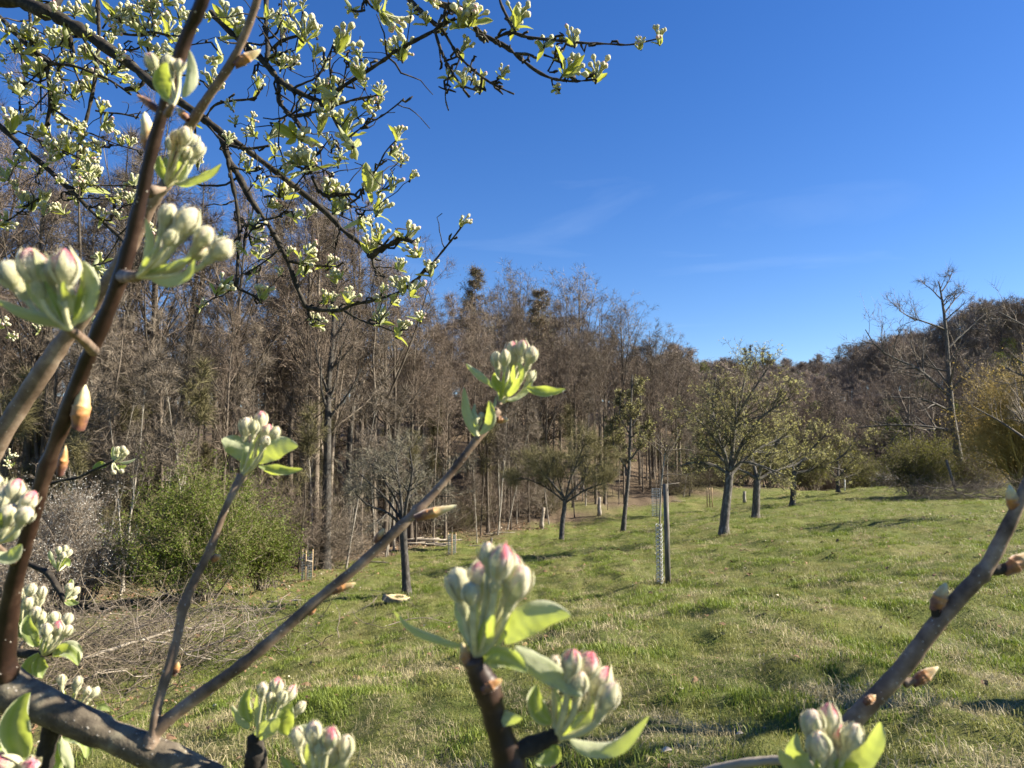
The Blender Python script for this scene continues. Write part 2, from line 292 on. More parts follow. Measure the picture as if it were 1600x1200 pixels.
def ground_mat():
    m, t, o = nm('meadow_and_litter'); b = t.nodes.new('ShaderNodeBsdfPrincipled'); tc = t.nodes.new('ShaderNodeTexCoord'); l = t.links.new
    def noise(s, d=6): 
        n = t.nodes.new('ShaderNodeTexNoise'); n.inputs['Scale'].default_value = s; n.inputs['Detail'].default_value = d; n.inputs['Roughness'].default_value = 0.7; l(tc.outputs['Object'], n.inputs[0]); return n
    a, c, e = noise(0.5), noise(6), noise(28)
    r1 = ramp(t, [(0.34, (0.07, 0.105, 0.02)), (0.5, (0.115, 0.145, 0.034)), (0.66, (0.20, 0.18, 0.07))])
    r2 = ramp(t, [(0.35, (0.05, 0.04, 0.02)), (0.5, (0.11, 0.12, 0.035)), (0.68, (0.24, 0.21, 0.11))])
    r3 = ramp(t, [(0.35, (0.045, 0.032, 0.022)), (0.5, (0.11, 0.082, 0.055)), (0.68, (0.22, 0.17, 0.12))])
    m1 = t.nodes.new('ShaderNodeMix'); m1.data_type = 'RGBA'; m1.inputs['Factor'].default_value = 0.45
    l(a.outputs['Fac'], r1.inputs[0]); l(c.outputs['Fac'], r2.inputs[0]); l(e.outputs['Fac'], r3.inputs[0]); l(r1.outputs[0], m1.inputs['A']); l(r2.outputs[0], m1.inputs['B'])
    at = t.nodes.new('ShaderNodeAttribute'); at.attribute_name = 'litter'; m2 = t.nodes.new('ShaderNodeMix'); m2.data_type = 'RGBA'
    l(at.outputs['Fac'], m2.inputs['Factor']); l(m1.outputs['Result'], m2.inputs['A']); l(r3.outputs[0], m2.inputs['B']); l(m2.outputs['Result'], b.inputs['Base Color'])
    bp = t.nodes.new('ShaderNodeBump'); bp.inputs['Strength'].default_value = 0.8; bp.inputs['Distance'].default_value = 0.05; l(e.outputs['Fac'], bp.inputs['Height']); l(bp.outputs[0], b.inputs['Normal'])
    b.inputs['Roughness'].default_value = 0.95; b.inputs['Specular IOR Level'].default_value = 0.1; l(b.outputs[0], o.inputs[0]); return m
ob('meadow_ground', g.mesh('meadow_ground', ground_mat(), attr='litter'), kind='structure')

# ------------------------------------------------------------------ scatter (stuff only)
def scatter(name, pts, rots, scl, protos, idx, **props):
    c = bpy.data.collections.new(name + '_kinds')
    for p in protos: c.objects.link(p)
    me = bpy.data.meshes.new(name); n = len(pts)
    me.vertices.add(n); me.vertices.foreach_set('co', np.asarray(pts, float).ravel())
    a = me.attributes.new('rot', 'FLOAT_VECTOR', 'POINT'); a.data.foreach_set('vector', np.asarray(rots, np.float32).ravel())
    a = me.attributes.new('scl', 'FLOAT', 'POINT'); a.data.foreach_set('value', np.asarray(scl, np.float32))
    a = me.attributes.new('kindno', 'INT', 'POINT'); a.data.foreach_set('value', np.asarray(idx, np.int32))
    o = ob(name, me, **props)
    ng = bpy.data.node_groups.new(name, 'GeometryNodeTree'); ng.interface.new_socket('Geometry', in_out='INPUT', socket_type='NodeSocketGeometry'); ng.interface.new_socket('Geometry', in_out='OUTPUT', socket_type='NodeSocketGeometry')
    N = ng.nodes; gi = N.new('NodeGroupInput'); go = N.new('NodeGroupOutput'); ip = N.new('GeometryNodeInstanceOnPoints'); ci = N.new('GeometryNodeCollectionInfo')
    ci.inputs['Collection'].default_value = c; ci.inputs['Separate Children'].default_value = True; ci.inputs['Reset Children'].default_value = True
    def na(nm_, ty):
        x = N.new('GeometryNodeInputNamedAttribute'); x.data_type = ty; x.inputs['Name'].default_value = nm_; return x.outputs['Attribute']
    m2p = N.new('GeometryNodeMeshToPoints')
    l = ng.links.new; l(gi.outputs[0], m2p.inputs[0]); l(m2p.outputs[0], ip.inputs['Points']); l(ci.outputs[0], ip.inputs['Instance']); ip.inputs['Pick Instance'].default_value = True
    l(na('kindno', 'INT'), ip.inputs['Instance Index']); l(na('rot', 'FLOAT_VECTOR'), ip.inputs['Rotation']); l(na('scl', 'FLOAT'), ip.inputs['Scale']); l(ip.outputs[0], go.inputs[0])
    md = o.modifiers.new('scatter', 'NODES'); md.node_group = ng
    return o

# ------------------------------------------------------------------ tree growth
def plen(P): return np.linalg.norm(np.diff(P, axis=1), axis=2).sum(1)
def grow(P, R, rng, n, t0, t1, ratio, ang, up=0.0, npts=4, wob=0.12, rr=0.55, shape=None, rmin=0.0, length=None, tip=0.35):
    B, k, _ = P.shape; cnt = rng.poisson(n, B) if not isinstance(n, int) else np.full(B, n)
    idx = np.repeat(np.arange(B), cnt); m = len(idx)
    t = rng.uniform(t0, t1, m); f = t * (k - 1); i = np.minimum(f.astype(int), k - 2); a = (f - i)[:, None]
    p = P[idx, i] * (1 - a) + P[idx, i + 1] * a; tan = nrm(P[idx, i + 1] - P[idx, i]); pr = R[idx, i] * (1 - a[:, 0]) + R[idx, i + 1] * a[:, 0]
    q = rng.normal(size=(m, 3)); perp = nrm(q - (q * tan).sum(1, keepdims=True) * tan)
    an = np.radians(ang) * rng.uniform(0.65, 1.3, m)[:, None]; d = tan * np.cos(an) + perp * np.sin(an)
    Ls = (plen(P)[idx] * ratio if length is None else np.full(m, length)) * rng.uniform(0.6, 1.25, m)
    if shape is not None: Ls = Ls * shape(t)
    out_ = np.empty((m, npts, 3)); out_[:, 0] = p
    for s_ in range(1, npts):
        d = nrm(d + wob * rng.normal(size=(m, 3)) + np.array([0, 0, up])); out_[:, s_] = out_[:, s_ - 1] + d * (Ls / (npts - 1))[:, None]
    r0 = np.maximum(pr * rr, rmin)
    return out_, r0[:, None] * np.linspace(1, tip, npts)[None]
def ends(P, R, rng, per, length, up=0.05, ang=40):
    c, _ = grow(P, R, rng, per, 0.15, 1.0, 1, ang, up, 2, 0.1, length=length); return c[:, 0], c[:, 1]

def forest_tree(seed, H=14, r=0.16, crown0=0.35, n1_=26, len1=4.2, ang=42, up=0.09, tw=0.0055, shape=None, n3=3, twigs=5, lean=0.03, forks=0):
    rng = np.random.default_rng(seed); k = 12
    z = np.linspace(-0.3, H, k); wx = np.cumsum(rng.normal(0, lean * H / 8, k)) * np.linspace(0, 1, k); wy = np.cumsum(rng.normal(0, lean * H / 8, k)) * np.linspace(0, 1, k)
    P0 = np.stack([wx, wy, z], -1)[None]; R0 = (r * (1 - np.linspace(0, 1, k) ** 1.0 * 0.93))[None]; R0[0, 0] *= 1.35
    T = Acc(); T.tubes(P0, R0, 7)
    if forks:
        Pf, Rf = grow(P0, R0, rng, forks, crown0 * 0.7, crown0 * 1.5, 1, 20, 0.12, 9, 0.05, 0.75, length=H * (1 - crown0), tip=0.15); T.tubes(Pf, Rf, 6)
    sh = shape or (lambda t: np.clip((1.06 - t) / (1 - crown0), 0.12, 1) ** 0.75)
    P1, R1 = grow(P0, R0, rng, n1_, crown0, 0.99, 1, ang, up, 6, 0.10, 0.5, sh, 0.012, length=len1)
    if forks:
        Pa, Ra = grow(Pf, Rf, rng, 9, 0.2, 0.99, 1, 38, up, 6, 0.10, 0.5, lambda t: 1.1 - 0.7 * t, 0.012, length=len1 * 0.8); P1 = np.r_[P1, Pa]; R1 = np.r_[R1, Ra]
    T.tubes(P1, R1, 5)
    P2, R2 = grow(P1, R1, rng, 7, 0.15, 1, 0.42, 48, 0.03, 4, 0.12, 0.55, lambda t: 1.2 - 0.6 * t, 0.006)
    P3, R3 = grow(P2, R2, rng, n3, 0.15, 1, 0.48, 45, 0.03, 3, 0.12, 0.6, None, 0.004)
    C = Acc(); C.tubes(P2, R2, 3); C.tubes(P3, R3, 3)
    A, Bp = ends(P3, R3, rng, twigs + 1, 0.5, .04, 42); C.tri(A, Bp, tw, rng)
    A2, B2 = ends(P2, R2, rng, twigs + 1, 0.5, .04, 45); C.tri(A2, B2, tw, rng)
    return T, C, np.r_[Bp, B2]
def conifer(seed, H=16, brown=True):
    rng = np.random.default_rng(seed); z = np.linspace(-0.3, H, 10); P0 = np.stack([z * 0, z * 0, z], -1)[None]; R0 = (0.2 * (1 - np.linspace(0, 1, 10) * 0.95))[None]
    T = Acc(); T.tubes(P0, R0, 7)
    P1, R1 = grow(P0, R0, rng, 170, 0.2, .975, 1, 80, -0.02, 5, 0.05, 0.4, lambda t: np.clip(1.08 - t, 0.1, 0.8), 0.01, length=4.0)
    P2, R2 = grow(P1, R1, rng, 9, 0.1, 1, 0.32, 55, -0.05, 3, 0.1, 0.5, None, 0.006)
    T.tubes(P1, R1, 4); C = Acc(); C.tubes(P2, R2, 3)
    A, Bp = ends(P2, R2, rng, 14, 0.28, -0.05); C.tri(A, Bp, 0.013, rng)
    A, Bp = ends(P1, R1, rng, 20, 0.3, -0.02); C.tri(A, Bp, 0.013, rng)
    return T, C, Bp

def make_tree_things(name, label, cat, T, C, tm, cm, leaves=None, lm=None, group=None, leafname='foliage'):
    r = thing(name, label, cat, group=group)
    ob('trunk', T.mesh('trunk', tm), r); ob('crown', C.mesh('crown', cm), r)
    if leaves is not None: ob(leafname, leaves.mesh(leafname, lm, smooth=False), r)
    return r

# ------------------------------------------------------------------ the near wood: one object per tree
G_WOOD = 'bare trees of the wood behind the meadow'
L_WOOD = 'bare brown deciduous tree standing among its like in the dense wood'
protos = []
spec = [dict(H=14, r=.15, n1_=24, crown0=.42, len1=3.2), dict(H=15, r=.17, forks=2, n1_=12, crown0=.38, len1=3.4), dict(H=13.5, r=.10, ang=32, len1=2.2, n1_=18, crown0=.55, lean=.045), dict(H=15, r=.16, ang=45, up=.08, n1_=24, crown0=.42, len1=3.4), dict(H=14, r=.085, len1=1.8, crown0=.62, n1_=16, lean=.045), dict(H=14, r=.17, forks=3, n1_=9, crown0=.33, len1=3.2)]
for s_i, sp in enumerate(spec):
    T, C, _b = forest_tree(100 + s_i, **sp)
    protos.append(make_tree_things('bare_tree', L_WOOD, 'tree', T, C, M['forest_bark'], M['twig_red'] if s_i % 3 != 2 else M['twig_grey'], group=G_WOOD))
rng = np.random.default_rng(11)
spots = []
def try_spot(x, y, dmin):
    for (a, b, *_r) in spots:
        if (a - x) ** 2 + (b - y) ** 2 < dmin * dmin: return False
    return True
n_front = 0
for k_ in range(6000):
    if len(spots) >= 280: break
    back = rng.uniform(0, 1) ** 1.3 * 42 + 0.8
    x = rng.uniform(-48, 26); y = edge_y(x) + back
    if x / y < -0.80 or x / y > 0.27 or y > 84: continue
    if y - 0.9 * x < 22: continue
    if try_spot(x, y, 1.7 if back > 8 else 1.1): spots.append((x, y, back))
used = set()
for q, (x, y, back) in enumerate(spots):
    k_ = q if q < len(protos) else int(rng.integers(len(protos)))
    # crowns rise towards the left, sink towards the right end of the wood
    s_ = (0.98 if x < -6 else 0.94 if x < 8 else 0.80 if x < 13 else 0.66) * rng.uniform(0.78, 1.08) * (0.72 if back < 2.5 else 1.0) * ((1.22 if back < 16 else .86) if x < -6 else 1)
    loc = (x, y, hz(x, y) - 0.1)
    if k_ not in used:
        used.add(k_); p = protos[k_]; p.location = loc; p.rotation_euler = (0, 0, rng.uniform(0, 6.28)); p.scale = (s_ * 1.05, s_ * 1.05, s_)
    else: copy_thing(protos[k_], loc, rng.uniform(0, 6.28), (s_ * 1.05, s_ * 1.05, s_))

# distinct trees that stand out of the wood
T, C, _b = forest_tree(201, H=15, r=.17, crown0=.38, n1_=26, len1=6.0, ang=34, up=.10, shape=lambda t: np.clip((1.15 - t) * 1.5, .3, 1), tw=.009)
beech = make_tree_things('beech_tree', 'fan-shaped grey bare tree topping the wood just right of the dark pointed conifer', 'tree', T, C, M['forest_bark'], M['twig_grey'])
def put(root, u, v_top, Y, H, rz=0.0, wide=1.0):
    p = W(u, 700, Y); z = hz(p[0], Y); top = W(u, v_top, Y)[2]; s_ = (top - z) / H
    root.location = (p[0], Y, z - 0.1); root.rotation_euler = (0, 0, rz); root.scale = (s_ * wide, s_ * wide, s_)
put(beech, 905, 425, 66, 15.2, 0.4, 1.0)
def another(root, label, u, vt, Y, H, rz, wide=1.0):
    r = copy_thing(root, (0, 0, 0), 0, 1, label); put(r, u, vt, Y, H, rz, wide); return r
another(beech, 'fan-shaped grey bare tree left of the dark conifer on the skyline', 812, 420, 67, 15.2, 2.0)
another(beech, 'rounded bare tree where the wood skyline starts to fall to the right', 975, 470, 66, 15.2, 3.3, 1.05)
another(beech, 'lower rounded bare tree near the right end of the wood skyline', 1020, 512, 66, 15.2, 4.6, 1.1)
another(beech, 'last low rounded bare tree at the right end of the near wood', 1062, 545, 68, 15.2, 5.5, 1.2)
T, C, _b = conifer(301)
con = make_tree_things('larch_tree', 'slender pale brown pointed larch rising above the middle of the wood', 'tree', T, C, M['forest_bark'], M['twig_red'])
needles = Acc(); rr_ = np.random.default_rng(5); needles.quads(_b[rr_.integers(0, len(_b), 14000)] + rr_.normal(0, .22, (14000, 3)), 0.045, rr_, 0.3)
ob('foliage', needles.mesh('foliage', M['conifer'], smooth=False), con)
put(con, 741, 405, 60, 16.2, 0, 1.0)
another(con, 'darker green-brown pointed larch between two fan-shaped bare trees', 843, 440, 62, 16.2, 1.0, 1.15)
another(con, 'tall larch seen through the overhead apple twigs, left one of three', 432, 290, 42, 16.2, 2.0, 0.85)
another(con, 'tall larch seen through the overhead apple twigs, right of its twin', 498, 318, 44, 16.2, 3.0, 0.85)

# thick old trunk and pale slim saplings at the wood's edge
T, C, _b = forest_tree(401, H=15, r=.24, crown0=.4, n1_=26, len1=2.6, ang=35, lean=.05)
old = make_tree_things('old_tree', 'thick rough trunk right of the green bush beside the tree guard', 'tree', T, C, M['orchard_bark'], M['twig_red'])
put(old, 512, 330, 31, 15.2, 1.0)
another(old, 'thick bare tree standing behind the green bush at its right end', 545, 350, 37, 15.2, 2.5, .8)
G_SAP = 'slim saplings along the wood edge'
T, C, _b = forest_tree(402, H=8, r=.05, crown0=.35, n1_=16, len1=1.3, ang=28, up=.15, n3=3, twigs=3, lean=.05, tw=.008)
sap = make_tree_things('pale_sapling', 'slim pale-stemmed sapling among others at the wood edge', 'sapling', T, C, M['pale_bark'], M['twig_grey'], group=G_SAP)
T, C, _b = forest_tree(403, H=7, r=.045, crown0=.3, n1_=14, len1=1.5, ang=30, up=.12, n3=3, twigs=3, lean=.09, tw=.008)
sap2 = make_tree_things('pale_sapling', 'slim grey-brown sapling among others at the wood edge', 'sapling', T, C, M['forest_bark'], M['twig_olive'], group=G_SAP)
rng = np.random.default_rng(21)
first = [True, True]
for q in range(104):
    u = rng.uniform(-20, 1120) if q > 80 else (rng.uniform(440, 1080) if q > 40 else rng.uniform(-20, 330))
    # march out to the edge
    Yq = 14.0
    while Yq < 80 and Yq < edge_y((u - 800) / F * Yq) : Yq += 0.5
    Yq += rng.uniform(-1.5, 5); x = (u - 800) / F * Yq
    s_ = rng.uniform(0.5, 1.1); k_ = q % 2; src = (sap, sap2)[k_]; loc = (x, Yq, hz(x, Yq) - .05)
    if first[k_]: first[k_] = False; src.location = loc; src.scale = (s_,) * 3
    else: copy_thing(src, loc, rng.uniform(0, 6.28), s_).rotation_euler = (rng.normal(0, .07), rng.normal(0, .07), rng.uniform(0, 6.28))
# dense understorey scrub: thickets that fill the lower wood
def scrub(seed, H=3.2, spread=1.5, n=34, tw=.008, t3=7, tri=9, up=.1, r=.012):
    rng = np.random.default_rng(seed); base = np.stack([rng.normal(0, .35, n), rng.normal(0, .35, n), np.full(n, -.1)], -1)
    d = nrm(np.stack([rng.normal(0, .5, n) * spread, rng.normal(0, .5, n) * spread, np.full(n, 1.)], -1)); Ls = H * rng.uniform(.5, 1.1, n)
    P = np.empty((n, 7, 3)); P[:, 0] = base
    for s_ in range(1, 7): d = nrm(d + .10 * rng.normal(size=(n, 3)) + np.array([0, 0, -.02])); P[:, s_] = P[:, s_ - 1] + d * (Ls / 6)[:, None]
    R = np.linspace(r, r * .35, 7)[None].repeat(n, 0); S_ = Acc(); S_.tubes(P, R, 4)
    P1, R1 = grow(P, R, rng, t3, .1, 1, .38, 40, .05, 4, .12, .6, None, .004); P2, R2 = grow(P1, R1, rng, 5, .1, 1, .45, 40, .03, 3, .14, .6, None, .003)
    C = Acc(); C.tubes(P1, R1, 3); A, B = ends(P2, R2, rng, tri, .3); C.tubes(P2, R2, 3); C.tri(A, B, tw * .6, rng)
    return S_, C, B, (P, R, P1, R1, P2)
def shrub_thing(name, label, cat, sc, sm, cm, lm=None, leafn=0, leafs=.03, group=None, seed=1, leafname='foliage', inner=0.0):
    S_, C, B, rest = sc; r = thing(name, label, cat, group=group); ob('stems', S_.mesh('stems', sm), r); ob('twigs', C.mesh('twigs', cm), r)
    if lm:
        rg = np.random.default_rng(seed); lf = Acc(); pts = np.concatenate([B, rest[4].reshape(-1, 3)]); c = pts[rg.integers(0, len(pts), leafn)] + rg.normal(0, .03, (leafn, 3))
        lf.quads(c, leafs, rg, .55); ob(leafname, lf.mesh(leafname, lm, smooth=False), r)
    return r
G_UND = 'leafless brown undergrowth shrubs inside the wood'
und = [shrub_thing('bare_shrub', 'leafless twiggy shrub in the undergrowth at the foot of the wood', 'shrub', scrub(500 + q, H=3.0 + q * .4), M['twig_grey'], M[['twig_red', 'twig_grey', 'twig_olive'][q]], group=G_UND) for q in range(3)]
rng = np.random.default_rng(31); fs = [True] * 3
for q in range(92):
    u = rng.uniform(-60, 470) if q % 4 < 3 else rng.uniform(470, 1130); Yq = 15.0
    while Yq < 80 and Yq < edge_y((u - 800) / F * Yq): Yq += 0.5
    Yq += rng.uniform(3, 22) if q > 40 else rng.uniform(1, 6); x = (u - 800) / F * Yq; k_ = q % 3; s_ = rng.uniform(.6, 1.25); loc = (x, Yq, hz(x, Yq))
    if fs[k_]: fs[k_] = False; und[k_].location = loc; und[k_].scale = (s_,) * 3
    else: copy_thing(und[k_], loc, rng.uniform(0, 6.28), s_)

# ------------------------------------------------------------------ far woods (one mass each)
rng = np.random.default_rng(41)
def kindmesh(nm_, seed, tm, cm, leaves=None, **kw):
    T, C, b = forest_tree(seed, **kw); A = Acc()
    me = C.mesh(nm_, cm); 
    o = bpy.data.objects.new(nm_, me)
    # join trunk into same mesh with second material
    import bmesh
    tmh = T.mesh(nm_ + '_t', tm); bm = bmesh.new(); bm.from_mesh(me); n0 = len(bm.faces); bm.from_mesh(tmh); bm.faces.ensure_lookup_table()
    for f in bm.faces[n0:]: f.material_index = 1
    if leaves:
        lf = Acc(); rg = np.random.default_rng(seed); lf.quads(b[rg.integers(0, len(b), leaves[1])], leaves[2], rg, .5); lm_ = lf.mesh('l', None, False); n1_ = len(bm.faces); bm.from_mesh(lm_); bm.faces.ensure_lookup_table()
        for f in bm.faces[n1_:]: f.material_index = 2
    bm.to_mesh(me); bm.free(); me.materials.append(tm)
    if leaves: me.materials.append(leaves[0])
    return o
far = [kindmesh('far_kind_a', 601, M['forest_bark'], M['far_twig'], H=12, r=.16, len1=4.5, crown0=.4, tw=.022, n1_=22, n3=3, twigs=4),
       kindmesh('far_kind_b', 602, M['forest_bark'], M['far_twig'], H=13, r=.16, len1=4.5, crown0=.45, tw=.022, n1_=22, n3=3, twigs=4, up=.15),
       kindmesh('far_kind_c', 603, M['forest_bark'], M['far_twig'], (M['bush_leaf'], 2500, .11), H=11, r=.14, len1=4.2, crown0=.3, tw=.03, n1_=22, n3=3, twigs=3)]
pts = []; 
for k_ in range(40000):
    if len(pts) > 1500: break
    y = rng.uniform(88, 240); x = rng.uniform(0.03, 0.95) * y + rng.uniform(-5, 25)
    if x / y > 0.95: continue
    h = 0
    if y < 105 and x / y > .33 and rng.random() < .6: continue
    pts.append((x, y, hz(x, y) - .3))
pts = np.array(pts); n_ = len(pts)
fk = (rng.random(n_) < .62).astype(int); fk[rng.random(n_) < .11 + .15 * (vnoise(pts[:, 0], pts[:, 1], 50, 9) > .8)] = 2
scatter('far_wood', pts, np.c_[np.zeros((n_, 2)), rng.uniform(0, 6.28, n_)], rng.uniform(.75, 1.1, n_) * np.where(pts[:, 1] > 190, .95, .85), far, fk,
        kind='stuff', label='brown leafless wood covering the far hillside beyond the meadow', category='wood')
# wood on the left, running back behind the near wood
pts = []
for k_ in range(20000):
    if len(pts) > 260: break
    y = rng.uniform(60, 130); x = rng.uniform(-.95, .25) * y
    if y < edge_y(x) + 40: continue
    pts.append((x, y, hz(x, y) - .3))
pts = np.array(pts); n_ = len(pts)
scatter('wood_behind', pts, np.c_[np.zeros((n_, 2)), rng.uniform(0, 6.28, n_)], rng.uniform(.42, .62, n_), [o.copy() for o in far[:2]], rng.integers(0, 2, n_),
        kind='stuff', label='deeper rows of the bare wood on the slope behind the front trees', category='wood')

# single spindly trees poking out of the far skyline
T, C, _b = forest_tree(405, H=12, r=.10, crown0=.55, n1_=16, len1=.9, ang=60, up=.05, n3=2, twigs=2, tw=.03)
G_POKE = 'thin spires standing above the far skyline'
sp0 = make_tree_things('thin_pine', 'leftmost thin spire on the far skyline', 'tree', T, C, M['twig_grey'], M['twig_grey'], group=G_POKE)
put(sp0, 1168, 543, 205, 12)
for u, vt, lb in [(1178, 540, 'second and tallest thin spire on the far skyline'), (1197, 545, 'third thin spire from the left on the far skyline'), (1207, 549, 'rightmost and lowest thin spire on the far skyline')]:
    r = copy_thing(sp0, (0, 0, 0), 0, 1, lb); put(r, u, vt, 205, 12, u)
# trees one can tell apart on the right-hand hill crest
T, C, _b = forest_tree(406, H=12, r=.17, crown0=.45, n1_=26, len1=4.6, ang=45, up=.1, tw=.014, n3=4, twigs=4)
G_CR = 'bare trees along the crest of the right hill'
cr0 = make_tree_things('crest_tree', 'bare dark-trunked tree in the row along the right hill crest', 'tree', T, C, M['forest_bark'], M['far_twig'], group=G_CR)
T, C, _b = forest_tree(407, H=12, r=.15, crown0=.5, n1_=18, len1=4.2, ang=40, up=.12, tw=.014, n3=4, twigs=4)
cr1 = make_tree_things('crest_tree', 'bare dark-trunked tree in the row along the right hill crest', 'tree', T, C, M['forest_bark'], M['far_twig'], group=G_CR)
rng = np.random.default_rng(43)
for q in range(34):
    u = 1335 + q * 8.6 + rng.uniform(-5, 5); vt = np.interp(u, [1335, 1400, 1450, 1500, 1540, 1640], [545, 530, 520, 498, 474, 466]) + rng.uniform(-5, 8); Yq = 128 + rng.uniform(-6, 6)
    src = (cr0, cr1)[q % 2]
    if q < 2: put(src, u, vt, Yq, 12.2)
    else: r = copy_thing(src, (0, 0, 0), 0, 1); put(r, u, vt, Yq, 12.2, rng.uniform(0, 6))
    

# ------------------------------------------------------------------ orchard trees
def traced(limbs, Y, seed, n1_=8, l1=.45, n2=6, n3=6, twl=.18, tw=.006, rbase=None, yspread=0.8, up=.06, sub=(.5, .5)):
    """limbs: list of (pixel points, depth offset at the end in m, start radius px, end radius px); returns tubes and twig ends, world coordinates"""
    rng = np.random.default_rng(seed); T = Acc(); C = Acc(); allB = []
    for (pts, dy, r0, r1) in limbs:
        pts = np.array(pts, float); m = 8; tt_ = np.linspace(0, len(pts) - 1, m); u = np.interp(tt_, range(len(pts)), pts[:, 0]); v = np.interp(tt_, range(len(pts)), pts[:, 1])
        P = np.array([W(a, b, Y + dy * (i_ / (m - 1))) for i_, (a, b) in enumerate(zip(u, v))]) + rng.normal(0, .006 * Y * .03, (m, 3)); R = np.linspace(r0, r1, m) / F * Y
        R[0] *= 1.3 if len(T.v) == 0 else 1; T.tubes(P, R, 8)
        if dy is None: continue
        P = P[None]; R = R[None]
        yield_ = (P, R); 
        if r1 < 900 and n1_ and (abs(dy) > 1e-6):
            nn1 = 6 if dy == .01 and n2 == 4 else int(np.clip(round(n1_ * plen(P)[0] / (90 / F * Y)), 2, 18)); P1, R1 = grow(P, R, rng, nn1, .22 if dy != .01 else .4, 1, sub[0], 45, up, 6, .12, .55, (lambda t: (1.25 - .7 * t) * (.45 if dy == .01 else 1)), tw * 1.2); T.tubes(P1, R1, 5)
            P2, R2 = grow(P1, R1, rng, n2, .1, 1, sub[1], 42, up, 4, .14, .6, None, tw); C.tubes(P2, R2, 3)
            P3, R3 = grow(P2, R2, rng, n3, .1, 1, .5, 42, up, 3, .14, .6, None, tw * .7); C.tubes(P3, R3, 3)
            A, B = ends(P3, R3, rng, 3 if n2 == 4 else 5, twl, up); C.tri(A, B, tw * .8, rng); allB += [B, P3[:, -1]]
    return T, C, np.concatenate(allB) if allB else np.zeros((1, 3))
def traced_thing(name, label, cat, Y, limbs, tm, cm, seed, leaf=None, group=None, **kw):
    T, C, B = traced(limbs, Y, seed, **kw); u, v = limbs[0][0][0]; o = W(u, v, Y)
    r = thing(name, label, cat, o, group=group); ob('trunk', T.mesh('trunk', tm, origin=o), r); ob('crown', C.mesh('crown', cm, origin=o), r)
    if leaf:
        lm, n_, s_ = leaf; rg = np.random.default_rng(seed); lf = Acc(); k_ = rg.integers(0, len(B), n_ // 4).repeat(4); lf.quads(B[k_] + rg.normal(0, s_ * 1.2, (len(k_), 3)), s_, rg, .5)
        ob('foliage', lf.mesh('foliage', lm, smooth=False, origin=o), r)
    return r
# tree right of centre with leaning grey trunk and leafing crown
traced_thing('orchard_tree', 'largest leafing orchard tree with a leaning grey trunk, right of the staked sapling', 'tree', 23,
    [([(1131, 836), (1133, 800), (1137, 770), (1140, 742)], 0, 7.5, 6), ([(1140, 745), (1134, 715), (1122, 680), (1112, 640), (1118, 590)], .9, 4, 1.3), ([(1139, 735), (1128, 700), (1100, 665), (1070, 640)], -.9, 3, 1),
     ([(1141, 735), (1144, 700), (1150, 660), (1160, 610), (1168, 570)], .3, 4, 1), ([(1143, 730), (1158, 695), (1180, 660), (1205, 640), (1235, 622)], -.7, 3.4, 1),
     ([(1142, 742), (1165, 715), (1195, 695), (1235, 680)], .8, 3, 1), ([(1139, 742), (1115, 725), (1085, 722), (1062, 728)], .4, 2.6, 1), ([(1142, 735), (1160, 720), (1190, 728), (1225, 742)], -1.0, 2.4, .9), ([(1139, 728), (1110, 700), (1085, 690)], 1.0, 2.4, .9), ([(1144, 700), (1150, 650), (1190, 590), (1200, 575)], -.5, 2.4, .8)],
    M['orchard_bark'], M['twig_olive'], 701, (M['orchard_leaf'], 8000, .022), n1_=9, n2=6, n3=3, up=.03, sub=(.42, .5))
traced_thing('orchard_tree', 'orchard tree with dark upright trunk just right of the largest leafing one', 'tree', 29,
    [([(1181, 813), (1181, 790), (1182, 765), (1183, 745)], 0, 6.5, 5), ([(1183, 748), (1175, 715), (1165, 680), (1160, 640)], .8, 3, 1), ([(1183, 748), (1195, 715), (1215, 690), (1240, 665)], -.8, 3, 1), ([(1184, 750), (1210, 735), (1240, 728), (1260, 715)], .8, 2.6, 1), ([(1182, 748), (1160, 735), (1135, 728)], -.6, 2.6, 1)],
    M['orchard_bark'], M['twig_olive'], 702, (M['orchard_leaf'], 3000, .025), n2=5, n3=3, up=.03)
traced_thing('orchard_tree', 'smaller orchard tree whose long low limb reaches right, behind the leafing pair', 'tree', 40,
    [([(1238, 791), (1239, 770), (1240, 752), (1241, 738)], 0, 4.5, 3.6), ([(1241, 740), (1262, 736), (1290, 728), (1318, 735)], .6, 2.6, 1), ([(1241, 740), (1235, 715), (1225, 690)], .8, 2.4, .9), ([(1241, 740), (1255, 715), (1275, 695), (1290, 680)], -.8, 2.6, .9), ([(1290, 728), (1320, 710), (1340, 680)], .5, 1.6, .7)],
    M['orchard_bark'], M['twig_olive'], 703, (M['orchard_leaf'], 1500, .035), tw=.009, up=.03)
traced_thing('orchard_tree', 'small spreading greyish orchard tree on the meadow crest beside a pale stake', 'tree', 58,
    [([(1309, 769), (1309, 757), (1309, 748)], 0, 3.2, 2.6), ([(1309, 749), (1295, 735), (1275, 720)], .8, 2, .8), ([(1309, 749), (1322, 730), (1340, 712)], -.8, 2, .8), ([(1309, 749), (1310, 728), (1306, 705)], .8, 2, .8), ([(1309, 749), (1335, 742), (1352, 735)], .5, 1.5, .7)],
    M['orchard_bark'], M['twig_olive'], 704, (M['olive_leaf'], 1500, .04), tw=.013, up=.02)
